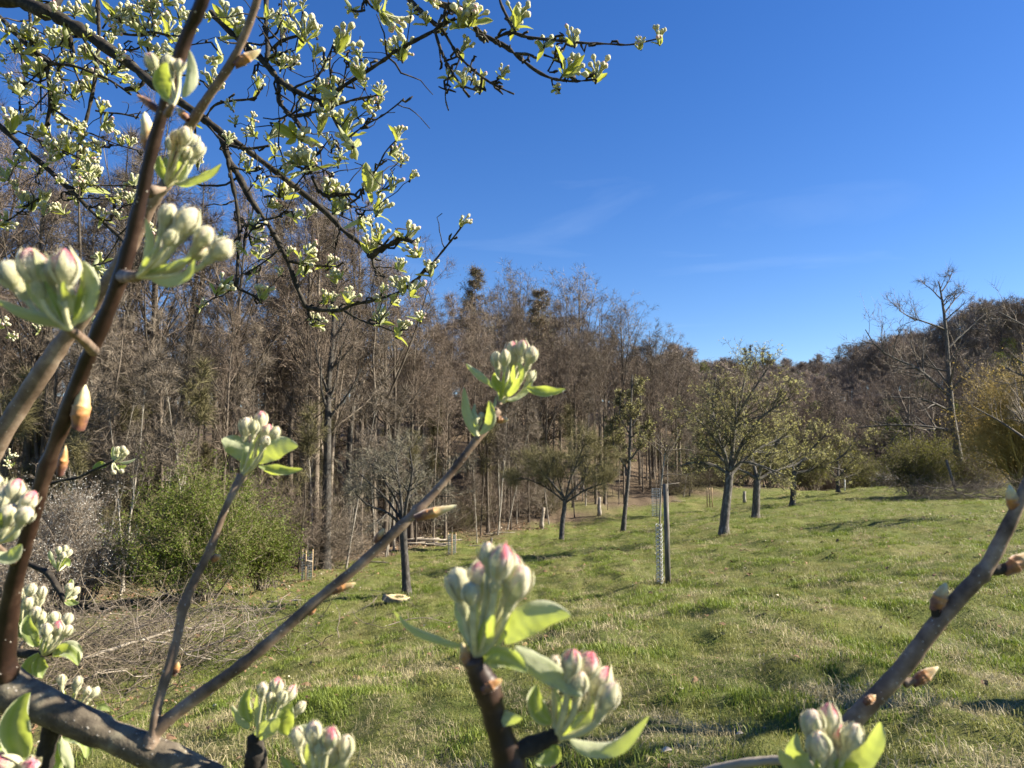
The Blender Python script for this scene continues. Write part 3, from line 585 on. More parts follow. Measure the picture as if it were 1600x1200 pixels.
traced_thing('orchard_tree', 'tall slim tree with small yellow-green leaves left of the staked sapling', 'tree', 38,
    [([(973, 836), (977, 790), (983, 740), (984, 690), (986, 640), (988, 585)], .01, 4, 1.2), ([(983, 740), (960, 700), (955, 660)], .6, 1.5, .7), ([(984, 720), (1005, 690), (1015, 655)], -.6, 1.5, .7), ([(985, 680), (968, 650), (970, 610)], .6, 1.4, .7), ([(985, 670), (1002, 640), (1000, 600)], .4, 1.4, .7)],
    M['orchard_bark'], M['twig_olive'], 705, (M['orchard_leaf'], 2600, .035), tw=.009, n1_=14, sub=(.2, .5))
traced_thing('orchard_tree', 'dark low-forked orchard tree with olive twigs, left of the tall slim one', 'tree', 30,
    [([(877, 851), (878, 825), (881, 800), (883, 782)], 0, 4.5, 3.4), ([(883, 785), (860, 765), (830, 750), (800, 745)], .8, 1.6, .9), ([(883, 785), (890, 750), (903, 720), (912, 695)], -.5, 1.8, .9), ([(883, 785), (872, 750), (865, 715)], .8, 1.5, .8), ([(884, 785), (915, 765), (945, 755)], -.8, 1.5, .9), ([(883, 780), (850, 740), (835, 715)], -.6, 2.2, .8), ([(884, 780), (920, 740), (945, 715)], .6, 2.2, .8)],
    M['orchard_bark'], M['twig_olive'], 706, (M['olive_leaf'], 1100, .02), n1_=13, n2=8, n3=6, tw=.006, up=.06, twl=.25)
traced_thing('orchard_tree', 'bare grey-twigged orchard tree with bent dark trunk beside the hollow log ring', 'tree', 18,
    [([(636, 929), (634, 895), (631, 855), (630, 820)], 0, 7, 5), ([(630, 822), (622, 785), (600, 750), (585, 715)], .6, 3, 1), ([(630, 822), (636, 780), (645, 740), (640, 700)], -.5, 3, 1), ([(630, 825), (655, 790), (685, 765), (705, 735)], .6, 3, 1), ([(630, 822), (605, 800), (575, 790), (555, 770)], -.6, 2.6, 1), ([(630, 820), (626, 770), (618, 720), (622, 690)], .4, 2.6, 1), ([(632, 815), (665, 795), (700, 795)], -.7, 2.4, .9), ([(630, 815), (600, 775), (562, 740)], .7, 2.2, .9)],
    M['orchard_bark'], M['lichen_twig'], 707, None, n1_=8, n2=5, n3=4, tw=.0055, up=.02, twl=.13)
# big bare tree on the right
traced_thing('large_bare_tree', 'tall dark bare tree with long level limbs above the olive bush on the right', 'tree', 52,
    [([(1498, 722), (1495, 690), (1488, 660), (1484, 610), (1481, 560), (1478, 510), (1474, 480), (1470, 455), (1466, 440)], .01, 5.5, .8), ([(1492, 676), (1460, 668), (1420, 664), (1380, 664), (1340, 668)], 1.5, 3.2, .8), ([(1484, 642), (1455, 628), (1430, 622), (1390, 620)], -1.5, 2.2, .7),
     ([(1482, 618), (1460, 598), (1435, 575), (1400, 562), (1370, 545), (1352, 515)], .8, 3, .7), ([(1485, 612), (1500, 595), (1515, 572), (1535, 560)], -1, 2.2, .7), ([(1480, 580), (1455, 575), (1425, 562)], 1.2, 1.6, .6), ([(1480, 545), (1500, 525), (1520, 508), (1540, 490)], 1.0, 2, .6), ([(1477, 515), (1450, 505), (1420, 495), (1405, 485)], -1, 1.6, .6),
     ([(1475, 490), (1490, 470), (1505, 455)], .8, 1.4, .5), ([(1473, 470), (1458, 455), (1440, 440)], .8, 1.3, .5), ([(1472, 455), (1482, 440), (1487, 428)], .6, 1.2, .5), ([(1482, 600), (1450, 560), (1440, 545)], 1.5, 1.6, .5)],
    M['orchard_bark'], M['twig_grey'], 708, None, n1_=9, n2=4, n3=2, tw=.013, up=.05, sub=(.36, .6), twl=.7)
# orchard trees off to the right whose shade lies on the meadow
T, C, _b = forest_tree(710, H=5.5, r=.24, crown0=.45, n1_=9, len1=2.4, ang=50, up=.06, n3=4, twigs=3, tw=.004, shape=lambda t: 1 + 0 * t)
side = make_tree_things('apple_tree', 'bare apple tree on the meadow to the right, shading the nearest grass', 'tree', T, C, M['orchard_bark'], M['twig_grey'])
side.location = (6.6, 5.35, hz(6.6, 5.35)); side.rotation_euler = (.13, 0, 1); side.scale = (1, 1, 1)
r = copy_thing(side, (16.8, 22.5, hz(16.8, 22.5)), 2.2, 1.15, 'bare apple tree farther right, shading the middle of the meadow')
r = copy_thing(side, (27.5, 41, hz(27.5, 41)), 4.2, 1.2, 'bare apple tree at the right border of the meadow near the brush heap')

# ------------------------------------------------------------------ bushes
def bush(seed, Rx, Rz, n=60, leaf=None, leafn=20000, leafs=.03, stem=None, twig=None, name='green_bush', label='', cat='bush', loc=(0, 0, 0), group=None, up=.05, tri=5, leafname='foliage', tw=.005, jit=.05):
    """domed shrub: many stems from a low base filling an uneven dome"""
    rng = np.random.default_rng(seed); az = rng.uniform(0, 6.28, n); rad = rng.uniform(0, 1, n) ** .6; tgt = np.stack([np.cos(az) * rad * Rx, np.sin(az) * rad * Rx * .8, Rz * np.sqrt(np.clip(1 - (rad * .92) ** 2, .05, 1)) * rng.uniform(.75, 1.08, n)], -1)
    base = tgt * np.array([.25, .25, 0]) + rng.normal(0, .1, (n, 3)) * [1, 1, 0]; P = np.empty((n, 7, 3))
    for k_ in range(7): f = k_ / 6; P[:, k_] = base * (1 - f) + tgt * f + np.array([0, 0, 1]) * (math.sin(f * math.pi) * .12 * Rz) + rng.normal(0, .03 * Rz, (n, 3)) * (f > 0)
    R = np.linspace(.022, .006, 7)[None].repeat(n, 0) * Rz / 2.5; S_ = Acc(); S_.tubes(P, R, 5)
    P1, R1 = grow(P, R, rng, 8, .15, 1, .30, 50, up, 4, .14, .6, None, .004); P2, R2 = grow(P1, R1, rng, 6, .1, 1, .5, 45, up, 3, .14, .6, None, .003)
    C = Acc(); C.tubes(P1, R1, 3); C.tubes(P2, R2, 3); A, B = ends(P2, R2, rng, tri, .16 * Rz / 2.5, up); C.tri(A, B, tw, rng)
    r = thing(name, label, cat, loc, group=group); ob('stems', S_.mesh('stems', stem), r); ob('twigs', C.mesh('twigs', twig), r)
    if leaf:
        pts = np.concatenate([B, P2[:, -1], P2[:, 1]]); lf = Acc(); lf.quads(pts[rng.integers(0, len(pts), leafn)] + rng.normal(0, jit, (leafn, 3)), leafs, rng, .55); ob(leafname, lf.mesh(leafname, leaf, smooth=False), r)
    return r
def gz(u, Y): p = W(u, 700, Y); return (p[0], Y, hz(p[0], Y))
bush(801, 2.25, 2.75, 70, M['bush_leaf'], 42000, .028, M['twig_grey'], M['twig_olive'], label='dense fresh green bush in front of the wood on the left', loc=gz(312, 20), jit=.05)
bush(802, 1.0, 1.7, 40, M['bush_leaf'], 9000, .03, M['twig_grey'], M['twig_olive'], label='small green bush joined to the right flank of the dense green one', loc=gz(420, 21.5))
bush(803, 1.5, 2.7, 50, M['white_blossom'], 9500, .015, M['twig_grey'], M['twig_grey'], name='blackthorn', label='blackthorn speckled with white blossom left of the dense green bush', loc=gz(120, 19), leafname='blossom', jit=.06)
bush(804, 1.2, 1.8, 40, M['white_blossom'], 3000, .015, M['twig_grey'], M['twig_grey'], name='blackthorn', label='lower blackthorn with few white flowers at the far left', loc=gz(35, 18), leafname='blossom', jit=.06)
bush(805, 2.9, 3.3, 60, M['olive_leaf'], 14000, .045, M['twig_grey'], M['twig_olive'], label='rounded olive-green bush at the foot of the tall dark bare tree', loc=gz(1433, 50), tw=.009)
bush(806, 2.2, 2.6, 46, M['olive_leaf'], 3500, .04, M['twig_grey'], M['twig_grey'], name='grey_bush', label='greyish bush right of the olive one behind the brush heap', loc=gz(1520, 52), tw=.009)
bush(807, 1.5, 2.0, 36, M['white_blossom'], 900, .045, M['twig_grey'], M['twig_grey'], name='blossoming_bush', label='small white-blossoming bush left of the olive bush on the crest', loc=gz(1388, 66), leafname='blossom', tw=.012)
bush(820, 3.6, 7.4, 80, M['ochre_leaf'], 15000, .055, M['twig_ochre'], M['twig_ochre'], name='willow', label='ochre twiggy willow at the right edge beyond the brush heap', loc=gz(1612, 46), tw=.009, up=.12, jit=.12)
bush(821, 2.8, 4.6, 60, M['ochre_leaf'], 7000, .06, M['twig_grey'], M['twig_ochre'], name='willow', label='lower ochre willow farther back, left of the one at the right edge', loc=gz(1545, 60), tw=.011, up=.12, jit=.12)
# hedge-like shrubs beyond the crest
rng = np.random.default_rng(51)
G_H = 'shrubs beyond the meadow crest'
hb = bush(808, 2.4, 3.0, 44, M['olive_leaf'], 3800, .05, M['twig_grey'], M['twig_olive'], name='hedge_bush', label='olive shrub in the belt beyond the meadow crest', group=G_H, tw=.012)
hb2 = bush(809, 2.4, 3.2, 44, None, 0, .05, M['twig_grey'], M['twig_red'], name='hedge_bush', label='bare shrub in the belt beyond the meadow crest', group=G_H, tw=.012)
hk = 0
for u, Yq, s_ in [(1130, 66, 1.0), (1165, 70, .9), (1200, 68, 1.1), (1235, 72, 1.), (1268, 70, 1.2), (1290, 74, 1.), (1325, 76, 1.3), (1350, 80, 1.2), (1370, 72, 1.1), (1405, 78, 1.3), (1300, 86, 1.6), (1345, 90, 1.8), (1385, 92, 1.8), (1260, 88, 1.6), (1215, 86, 1.5), (1440, 84, 1.7), (1480, 80, 1.6), (1520, 84, 1.7), (1560, 88, 1.5), (1600, 90, 1.6), (1165, 82, 1.5), (1125, 80, 1.3), (1095, 72, 1.)]:
    src = (hb, hb2)[hk % 2]; l_ = gz(u, Yq)
    if hk < 2: src.location = l_; src.scale = (s_,) * 3
    else: copy_thing(src, l_, rng.uniform(0, 6), s_)
    hk += 1
# mid-distance bare trees on the valley side to the right
G_V = 'bare valley trees between the meadow crest and the far hill'
v0 = copy_thing(protos[1], (0, 0, 0), 0, 1, 'bare brown tree in the valley beyond the meadow crest', G_V); v1 = copy_thing(protos[3], (0, 0, 0), 0, 1, 'bare brown tree in the valley beyond the meadow crest', G_V)
for q in range(34):
    u = rng.uniform(1085, 1640); Yq = rng.uniform(82, 112); vt = np.interp(u, [1085, 1150, 1250, 1330, 1420, 1500, 1640], [590, 620, 640, 610, 560, 560, 540]) + rng.uniform(-12, 30)
    r = (v0, v1)[q] if q < 2 else copy_thing((v0, v1)[q % 2], (0, 0, 0), 0, 1); put(r, u, vt, Yq, 15, rng.uniform(0, 6), 1.25)

# ------------------------------------------------------------------ posts, guards, wood on the ground
M['post'] = bark('weathered_post', [(0.05, 0.045, 0.035), (0.12, 0.108, 0.088), (0.24, 0.225, 0.19)], 8, stretch=(3, 3, 0.3), bump=0.5, dist=0.01, vary=.1)
M['stake'] = plain('new_wood_stake', (0.42, 0.30, 0.17), 0.8)
M['plastic'] = plain('grey_guard_plastic', (0.38, 0.40, 0.39), 0.45)
M['wire'] = plain('galvanised_mesh', (0.16, 0.19, 0.22), 0.5, metal=0.3)
M['bramble'] = bark('dry_bramble', [(0.07, 0.055, 0.038), (0.16, 0.13, 0.09), (0.30, 0.25, 0.18)], 6, stretch=(1, 1, .5), bump=.2, dist=.01, vary=.2)
M['dead'] = bark('pale_dead_wood', [(0.13, 0.11, 0.085), (0.27, 0.235, 0.185), (0.42, 0.38, 0.32)], 9, stretch=(1, 1, .5), bump=.4, dist=.01, vary=.2)
M['cut'] = plain('cut_wood', (0.52, 0.40, 0.22), 0.8)
M['tape'] = plain('white_marker', (0.75, 0.75, 0.72), 0.6)
def rod(A, B, r0, r1=None, k=8, n=3, bend=0.0, seed=0):
    A = np.array(A, float); B = np.array(B, float); rg = np.random.default_rng(seed); f = np.linspace(0, 1, n)[:, None]; P = A * (1 - f) + B * f
    if bend: P[1:-1] += rg.normal(0, bend, (n - 2, 3))
    a = Acc(); a.tubes(P, np.linspace(r0, r1 or r0, n), k); 
    o = a.n; a.add([P[-1], P[0]], np.zeros((0, 4), int)); e = (n - 1) * k
    a.f.append(np.array([[e + i, e + (i + 1) % k, o, o] for i in range(k)] + [[(i + 1) % k, i, o + 1, o + 1] for i in range(k)])); return a
def lattice(R, H, nz_, na_, th):
    a = Acc()
    for s_ in (1, -1):
        z = np.linspace(0, H, 40)
        P = np.stack([np.stack([R * np.cos(s_ * z / H * 6.283 * nz_ + ph), R * np.sin(s_ * z / H * 6.283 * nz_ + ph), z], -1) for ph in np.arange(na_) * 6.283 / na_]); a.tubes(P, np.full(P.shape[:2], th), 4)
    return a
def wire_cage(R, H, th, rows=12, cols=12):
    a = Acc(); an = np.linspace(0, 6.283, 17)
    for q in range(rows): z = H * q / (rows - 1); a.tubes(np.stack([R * np.cos(an), R * np.sin(an), an * 0 + z], -1), np.full(17, th), 3)
    for q in range(cols): t_ = q * 6.283 / cols; a.tubes(np.array([[R * math.cos(t_), R * math.sin(t_), 0], [R * math.cos(t_), R * math.sin(t_), H]]), np.full(2, th), 3)
    return a
# staked sapling with spiral guard in the middle of the meadow
Yp = 14.5; o = W(1044, 914, Yp); top = W(1040, 756, Yp)
pt = thing('support_post', 'thick grey wooden post beside the guarded sapling in the middle of the meadow', 'post', o)
ob('post', rod((0, 0, -.15), top - o, .052, .05, 10).mesh('post', M['post'], False), pt)
ob('crosspiece', rod(top - o + np.array([-.10, 0, -.03]), top - o + np.array([.25, -.03, .02]), .009, .007, 6).mesh('crosspiece', M['dead']), pt)
o = W(1030, 912, Yp + .1); st = thing('young_tree', 'young sapling growing out of a spiral guard beside the thick post', 'tree', o)
P = np.array([W(a, b, Yp + .1) - o for a, b in [(1032, 912), (1031, 860), (1031, 810), (1033, 760), (1037, 725), (1040, 700)]]); a = Acc(); a.tubes(P, np.linspace(.02, .010, 6), 6)
ob('trunk', a.mesh('trunk', M['pale_bark']), st); rg = np.random.default_rng(9)
P1, R1 = grow(P[None], np.full((1, 6), .02), rg, 8, .58, 1, 1, 55, .0, 6, .16, .5, None, .005, length=.7); P2, R2 = grow(P1, R1, rg, 6, .1, 1, .35, 40, .05, 4, .15, .6, None, .003)
a = Acc(); a.tubes(P1, R1, 4); a.tubes(P2, R2, 3); ob('crown', a.mesh('crown', M['twig_grey']), st); lf = Acc(); pp = P2.reshape(-1, 3); lf.quads(pp[rg.integers(0, len(pp), 260)], .014, rg); ob('foliage', lf.mesh('foliage', M['orchard_leaf'], False), st)
o = W(1031, 914, Yp + .1); gd = thing('spiral_guard', 'pale perforated plastic guard wrapped round the staked sapling', 'tree guard', o)
a = lattice(.06, 1.12, 5, 3, .0075); ob('guard_mesh', a.mesh('guard_mesh', M['plastic']), gd)
def cage(u, v, Y, H, R, lb, stakes=True, cross=False):
    o = W(u, v, Y); r = thing('tree_guard', lb, 'tree guard', o)
    ob('wire_mesh', wire_cage(R, H, .0035 * Y / 20 + .001).mesh('wire_mesh', M['wire']), r)
    if stakes:
        for q in range(3): t_ = q * 2.09 + .6; ob('stake', rod((R * 1.1 * math.cos(t_), R * 1.1 * math.sin(t_), -.1), (R * 1.15 * math.cos(t_), R * 1.1 * math.sin(t_), H * 1.08), .022, .02, 6).mesh('stake', M['stake']), r)
    if cross: ob('batten', rod((-R * 1.3, -R, H * .78), (R * 1.3, -R, H * .68), .03, .03, 4).mesh('batten', M['dead']), r)
    a = Acc(); a.tubes(np.array([[0, 0, 0], [.02, 0, H * .7], [0, .02, H * 1.35]]), np.array([.02, .015, .008]), 5); ob('stem', a.mesh('stem', M['pale_bark']), r)
    return r
cage(479, 908, 26, .95, .17, 'wire tree guard held by three new stakes beside the green bush', cross=True)
cage(706, 872, 34, 1.0, .17, 'wire tree guard standing alone in front of the wood between two orchard trees')
cage(1026, 806, 42, 1.45, .25, 'blue-grey wire tree guard at the far edge of the meadow behind the thick post', stakes=False)
def single(name, lb, cat, me, loc=(0, 0, 0), **k): return ob(name, me, None, loc, label=lb, category=cat, **k)
for u, lb in [(1105, 'left one of three pale stakes at the wood edge behind the leaning trunk'), (1109, 'middle one of three pale stakes at the wood edge behind the leaning trunk'), (1113, 'right one of three pale stakes at the wood edge behind the leaning trunk')]:
    o = W(u, 790, 50); single('stake', lb, 'stake', rod((0, 0, -.1), (0, 0, 1.15), .035, .03, 6).mesh('stake', M['stake']), o)
o = W(1494, 764, 44); single('fence_post', 'leaning grey post stuck in the brush heap on the right', 'post', rod((0, 0, -.3), (-.42, .1, 1.65), .075, .07, 8).mesh('fence_post', M['post'], False), o)
o = W(1320, 765, 57); single('marker_stake', 'thin stake with a white top on the meadow crest', 'stake', rod((0, 0, -.1), (.02, 0, .75), .05, .045, 6).mesh('marker_stake', M['tape']), o)
o = W(767, 856, 33); single('short_post', 'short dark post in the meadow near the wood', 'post', rod((0, 0, -.1), (.03, 0, .42), .05, .045, 6).mesh('short_post', M['orchard_bark'], False), o)
for u, v, Y_, h_, dx, lb in [(846, 822, 48.5, 1.15, .15, 'broken pale snag at the wood edge, left one'), (936, 803, 52, 1.1, .05, 'broken pale snag at the wood edge, right one'), (1163, 781, 55, .6, .04, 'short white birch stump at the wood edge')]:
    o = W(u, v, Y_); single('snag', lb, 'stump', rod((0, 0, -.2), (dx, 0, h_), .17 if h_ > 1 else .13, .10, 8, 5, .03, u).mesh('snag', M['dead'] if h_ > 1 else M['pale_bark'], False), o)
# hollow ring of log
o = W(620, 941, 17); lr = thing('hollow_log', 'hollow slice of log lying in the grass beside the bent dark orchard tree', 'log', tuple(o + np.array([0, 0, .06])), .3)
a = Acc(); rg = np.random.default_rng(3); k_ = 20; an = np.arange(k_) * 6.283 / k_; ro = .23 * (1 + .12 * rg.normal(size=k_)); ri = .13 * (1 + .15 * rg.normal(size=k_))
def ring(r, z): return np.stack([r * np.cos(an), r * .7 * np.sin(an), np.full(k_, z)], -1)
V = np.concatenate([ring(ro, -.06), ring(ro * .98, .07), ring(ri, .075), ring(ri, -.06)]); ff = []
for b in range(4):
    for q in range(k_): ff.append([b * k_ + q, b * k_ + (q + 1) % k_, ((b + 1) % 4) * k_ + (q + 1) % k_, ((b + 1) % 4) * k_ + q])
a.add(V, np.array(ff)); lm = ob('log', a.mesh('log', M['cut'], False), lr, rot=(.22, .1, 0))
a = Acc(); V = np.concatenate([ring(ro * 1.03, -.062), ring(ro * 1.01, .05)]); a.add(V, np.array([[q, (q + 1) % k_, k_ + (q + 1) % k_, k_ + q] for q in range(k_)])); ob('bark', a.mesh('bark', M['dead']), lr, rot=(.22, .1, 0))
# heaps of cut branches
def sticks(n, c, spread, Lr, zr, rr, rng, dirb=None, m=7, flat=.5, wob=.27):
    p = np.stack([rng.normal(0, spread[0], n), rng.normal(0, spread[1], n), rng.uniform(*zr, n)], -1) + np.array([0, 0, 0]); d = rng.normal(size=(n, 3)) * [1, 1, flat]
    if dirb is not None: d = d * 1.0 + np.array(dirb) * rng.choice([-1, 1], n)[:, None] * .35
    d = nrm(d); L_ = rng.uniform(*Lr, n); P = np.empty((n, m, 3)); P[:, 0] = p - d * (L_ / 2)[:, None]
    for s_ in range(1, m): d = nrm(d + wob * rng.normal(size=(n, 3)) * [1, 1, .5]); P[:, s_] = P[:, s_ - 1] + d * (L_ / (m - 1))[:, None]
    X_ = P[..., 0] + c[0]; Y_ = P[..., 1] + c[1]; P[..., 2] = np.maximum(P[..., 2], .01) + (height(X_, Y_) - c[2]); return P, rng.uniform(*rr, n)[:, None] * np.linspace(1, .4, m)[None]
def heap(name, lb, c, spread, n, Lr, zr, dirb, seed, tm, big, twn):
    rng = np.random.default_rng(seed); r = thing(name, lb, 'brush heap', c)
    P, R = sticks(n, c, spread, Lr, zr, (.003, .010), rng, dirb); a = Acc(); a.tubes(P, R, 4); P1, R1 = grow(P, R, rng, twn, .1, 1, .35, 40, .02, 4, .15, .6, None, .003); a.tubes(P1, R1, 3)
    x = ob('loose_twigs', a.mesh('loose_twigs', tm), r, kind='stuff')
    for (A, B, r0, r1, bend, m_) in big:
        ob('branch', rod(np.array(A) - c, np.array(B) - c, r0, r1, 6, 7, bend, int(abs(A[0]) * 100)).mesh('branch', m_), r)
    return r
cL = np.array(gz(255, 14.5)); 
def G(u, v, Y, h=0.0): return W(u, v, Y)
heap('brush_heap', 'long heap of cut branches and brambles below the green bush on the left', cL, (1.5, .8), 440, (.4, 1.6), (-.1, .8), (1, .25, .1), 61, M['twig_grey'],
     [(G(130, 1030, 12.5), G(265, 985, 14), .032, .02, .03, M['dead']), (G(262, 986, 14), G(345, 975, 15), .02, .009, .02, M['dead']), (G(225, 995, 13.5), G(330, 1030, 13.5), .018, .008, .04, M['dead']), (G(290, 1020, 13.6), G(410, 985, 15.5), .016, .008, .03, M['orchard_bark']), (G(150, 1050, 12), G(240, 1055, 13), .014, .006, .03, M['dead']),
      (G(250, 940, 16.5), G(282, 1000, 14.5), .016, .01, .03, M['dead']), (G(320, 985, 16), G(440, 960, 18), .02, .01, .03, M['dead'])], 4)
heap('bramble_heap', 'tangle of dry arching brambles at the lower left before the blackthorn', np.array(gz(100, 13)), (1.3, 1.6), 300, (.8, 2.4), (0, .8), None, 62, M['bramble'],
     [(G(60, 1075, 11.5), G(200, 1045, 12.5), .014, .006, .04, M['dead'])], 4)
cR = np.array(gz(1500, 43))
heap('brush_heap', 'heap of grey cut branches round the leaning post at the right end of the crest', cR, (1.9, .9), 420, (1.0, 3.0), (0, .9), (1, .1, .1), 63, M['twig_grey'],
     [(G(1440, 758, 43), G(1540, 778, 42), .04, .02, .08, M['dead']), (G(1500, 772, 42.5), G(1565, 776, 42), .04, .02, .08, M['dead'])], 4)
cW = np.array(gz(668, 40.5))
wp = thing('log_pile', 'low pile of thin pale logs lying at the foot of the wood', 'log pile', cW); rg = np.random.default_rng(64)
for q in range(16):
    c = np.array([rg.normal(0, .7), rg.normal(0, .3), .06 + .10 * (q // 6)]); d = np.array([1, rg.normal(0, .35), rg.normal(0, .06)]) * rg.uniform(.4, .9); ob('log', rod(c - d, c + d, .05, .04, 6, 3).mesh('log', M['dead'], False), wp)
rg = np.random.default_rng(65)
for q, (u, v, Y_) in enumerate([(600, 880, 33), (745, 852, 41), (780, 845, 45), (1060, 786, 58), (560, 893, 29), (450, 942, 19), (500, 915, 23)]):
    o = W(u, v, Y_); o = np.array([o[0], o[1], hz(o[0], o[1]) + .03]); an_ = rg.uniform(-.3, .4); L_ = rg.uniform(.5, 1.3)
    single('fallen_branch', ['pale stick lying left of the bent dark orchard tree trunk', 'pale stick lying right of the lone wire guard', 'pale stick lying by the wood left of the dark low-forked tree', 'pale stick lying at the far meadow edge behind the thick post', 'pale stick lying right of the staked guard by the green bush', 'pale stick lying in the leaf litter right of the brush heap', 'pale stick lying just below the staked wire guard'][q], 'stick',
           rod((-L_ * math.cos(an_), -L_ * math.sin(an_), 0), (L_ * math.cos(an_), L_ * math.sin(an_), .03), .035, .02, 6, 5, .04, q).mesh('fallen_branch', M['dead']), o)

# ------------------------------------------------------------------ grass, litter (stuff)
def grassmat(name, c1, c2, trans=.35):
    m, t, o = nm(name); d = t.nodes.new('ShaderNodeBsdfPrincipled'); tr = t.nodes.new('ShaderNodeBsdfTranslucent'); ms = t.nodes.new('ShaderNodeMixShader'); oi = t.nodes.new('ShaderNodeObjectInfo')
    r = ramp(t, [(0.0, c1), (1.0, c2)]); l = t.links.new; l(oi.outputs['Random'], r.inputs[0]); l(r.outputs[0], d.inputs['Base Color']); l(r.outputs[0], tr.inputs['Color']); ms.inputs[0].default_value = trans
    d.inputs['Roughness'].default_value = .55; d.inputs['Specular IOR Level'].default_value = .3; l(d.outputs[0], ms.inputs[1]); l(tr.outputs[0], ms.inputs[2]); l(ms.outputs[0], o.inputs[0]); return m
gm = [grassmat('fresh_grass', (.12, .175, .022), (.23, .28, .048)), grassmat('olive_grass', (.155, .17, .038), (.28, .27, .085)), grassmat('straw_grass', (.26, .225, .11), (.44, .38, .22), .25)]
def tuft(nm_, mat, rng, n, h, spread, w_, lean):
    b = np.stack([rng.normal(0, spread, n), rng.normal(0, spread, n), np.full(n, -.01)], -1); hh = h * rng.uniform(.5, 1.25, n)
    az = rng.uniform(0, 6.28, n); d = np.stack([np.cos(az), np.sin(az), np.zeros(n)], -1); ln = rng.uniform(.1, 1, n)[:, None] * lean
    side = np.stack([-np.sin(az + rng.normal(0, .8, n)), np.cos(az), np.zeros(n)], -1); w2 = w_ * rng.uniform(.6, 1.3, n)[:, None]
    p1 = b + d * hh[:, None] * ln * .3 + np.array([0, 0, 1]) * hh[:, None] * .55; p2 = b + d * hh[:, None] * ln + np.array([0, 0, 1]) * hh[:, None] * (1 - .35 * ln)
    V = np.stack([b - side * w2, b + side * w2, p1 + side * w2 * .8, p1 - side * w2 * .8, p2], 1).reshape(-1, 3); o = np.arange(n)[:, None] * 5
    a = Acc(); a.add(V, np.concatenate([o + [[0, 1, 2, 3]], o + [[3, 2, 4, 4]]])); return bpy.data.objects.new(nm_, a.mesh(nm_, mat, False))
rg = np.random.default_rng(71)
tf = [tuft('a_tuft', gm[0], rg, 28, .036, .05, .0022, .9), tuft('b_tuft', gm[0], rg, 22, .052, .04, .0024, .8), tuft('c_tuft', gm[1], rg, 26, .038, .055, .0021, 1.0), tuft('d_tuft', gm[1], rg, 20, .055, .05, .0022, 1.1),
      tuft('e_tuft', gm[2], rg, 16, .06, .065, .0016, 1.5), tuft('f_tuft', gm[2], rg, 5, .13, .05, .0012, .9), tuft('g_tuft', gm[2], rg, 26, .04, .08, .0022, 2.2)]
def grass_points(y0, y1, dens, rng, xr=.80):
    n = int(dens * (y1 ** 2 - y0 ** 2) * xr); y = np.sqrt(rng.uniform(y0 ** 2, y1 ** 2, n)); x = rng.uniform(-xr, xr, n) * y
    e = edge_y(x); m = (y < e + rng.uniform(-2.5, 1.5, n)); l_ = np.clip((-x - 2.5 - .10 * y + .8 * vnoise(x, y, 3, 5)) / 5, 0, 1) * np.clip((y - 3) / 6, 0, 1); m &= rng.random(n) > l_ * 1.1
    return x[m], y[m]
XS, YS, SC = [], [], []
for y0, y1, dn, s_ in [(2.5, 7, 300, 1.0), (7, 12, 170, 1.12), (12, 20, 85, 1.25), (20, 34, 34, 1.5), (34, 62, 13, 1.9)]:
    x, y = grass_points(y0, y1, dn, rg); XS.append(x); YS.append(y); SC.append(np.full(len(x), s_) * rg.uniform(.65, 1.3, len(x)))
for (u, v, Y_) in [(1131, 836, 23), (1181, 813, 29), (1238, 791, 40), (1309, 769, 58), (973, 836, 38), (877, 851, 30), (636, 929, 18), (1044, 914, 14.5), (1031, 914, 14.6), (620, 941, 17), (479, 908, 26), (706, 872, 34), (1026, 806, 42)]:
    p = W(u, v, Y_); XS.append(p[0] + rg.normal(0, .22, 46)); YS.append(p[1] + rg.normal(0, .18, 46)); SC.append(rg.uniform(1.3, 2.6, 46))
x = np.concatenate(XS); y = np.concatenate(YS); sc = np.concatenate(SC); n_ = len(x)
fr = vnoise(x, y, 1.9, 72) + .5 * vnoise(x, y, .6, 73) + .35 * vnoise(x, y, 6, 74) + rg.normal(0, .35, n_)
dry = vnoise(x, y, 2.3, 75) + .6 * vnoise(x, y, .7, 76) + rg.normal(0, .45, n_) + .45 * np.clip((9 - y) / 6, -.6, 1)
kd = np.where(fr > .25, rg.integers(0, 2, n_), rg.integers(2, 4, n_)); dm = dry > .58; kd[dm] = rg.integers(4, 7, dm.sum())
sc = sc * (1 + .25 * np.clip(fr, -1, 1.2))
scatter('meadow_grass', np.c_[x, y, height(x, y)], np.c_[rg.normal(0, .12, n_), rg.normal(0, .12, n_), rg.uniform(0, 6.28, n_)], sc, tf, kd, kind='stuff', label='short green and straw-coloured grass of the sloping meadow', category='grass')
print('grass tufts', n_)
# fallen leaves
lmb = [plain('brown_fallen_leaf', (.20, .12, .065), .8, var=.4), plain('pale_fallen_leaf', (.50, .44, .34), .8, var=.3)]
def litterkind(nm_, m, s_):
    a = Acc(); t_ = np.linspace(0, 1, 5); c = np.stack([(t_ - .5) * s_, 0 * t_, .15 * s_ * np.sin(t_ * 3)], -1); wv = np.sin(np.clip(t_, .02, .98) * 3.14) * .3 * s_
    V = np.concatenate([c + np.c_[0 * t_, wv, .3 * wv], c, c - np.c_[0 * t_, wv, -.3 * wv]]); a.add(V, np.array([[q, q + 1, q + 6, q + 5] for q in range(4)] + [[q + 5, q + 6, q + 11, q + 10] for q in range(4)])); return bpy.data.objects.new(nm_, a.mesh(nm_, m, False))
lk = [litterkind('a_leaf', lmb[0], .06), litterkind('b_leaf', lmb[0], .045), litterkind('c_leaf', lmb[1], .04)]
nn = 60000; y = np.sqrt(rg.uniform(3 ** 2, 50 ** 2, nn)); x = rg.uniform(-.8, .75, nn) * y
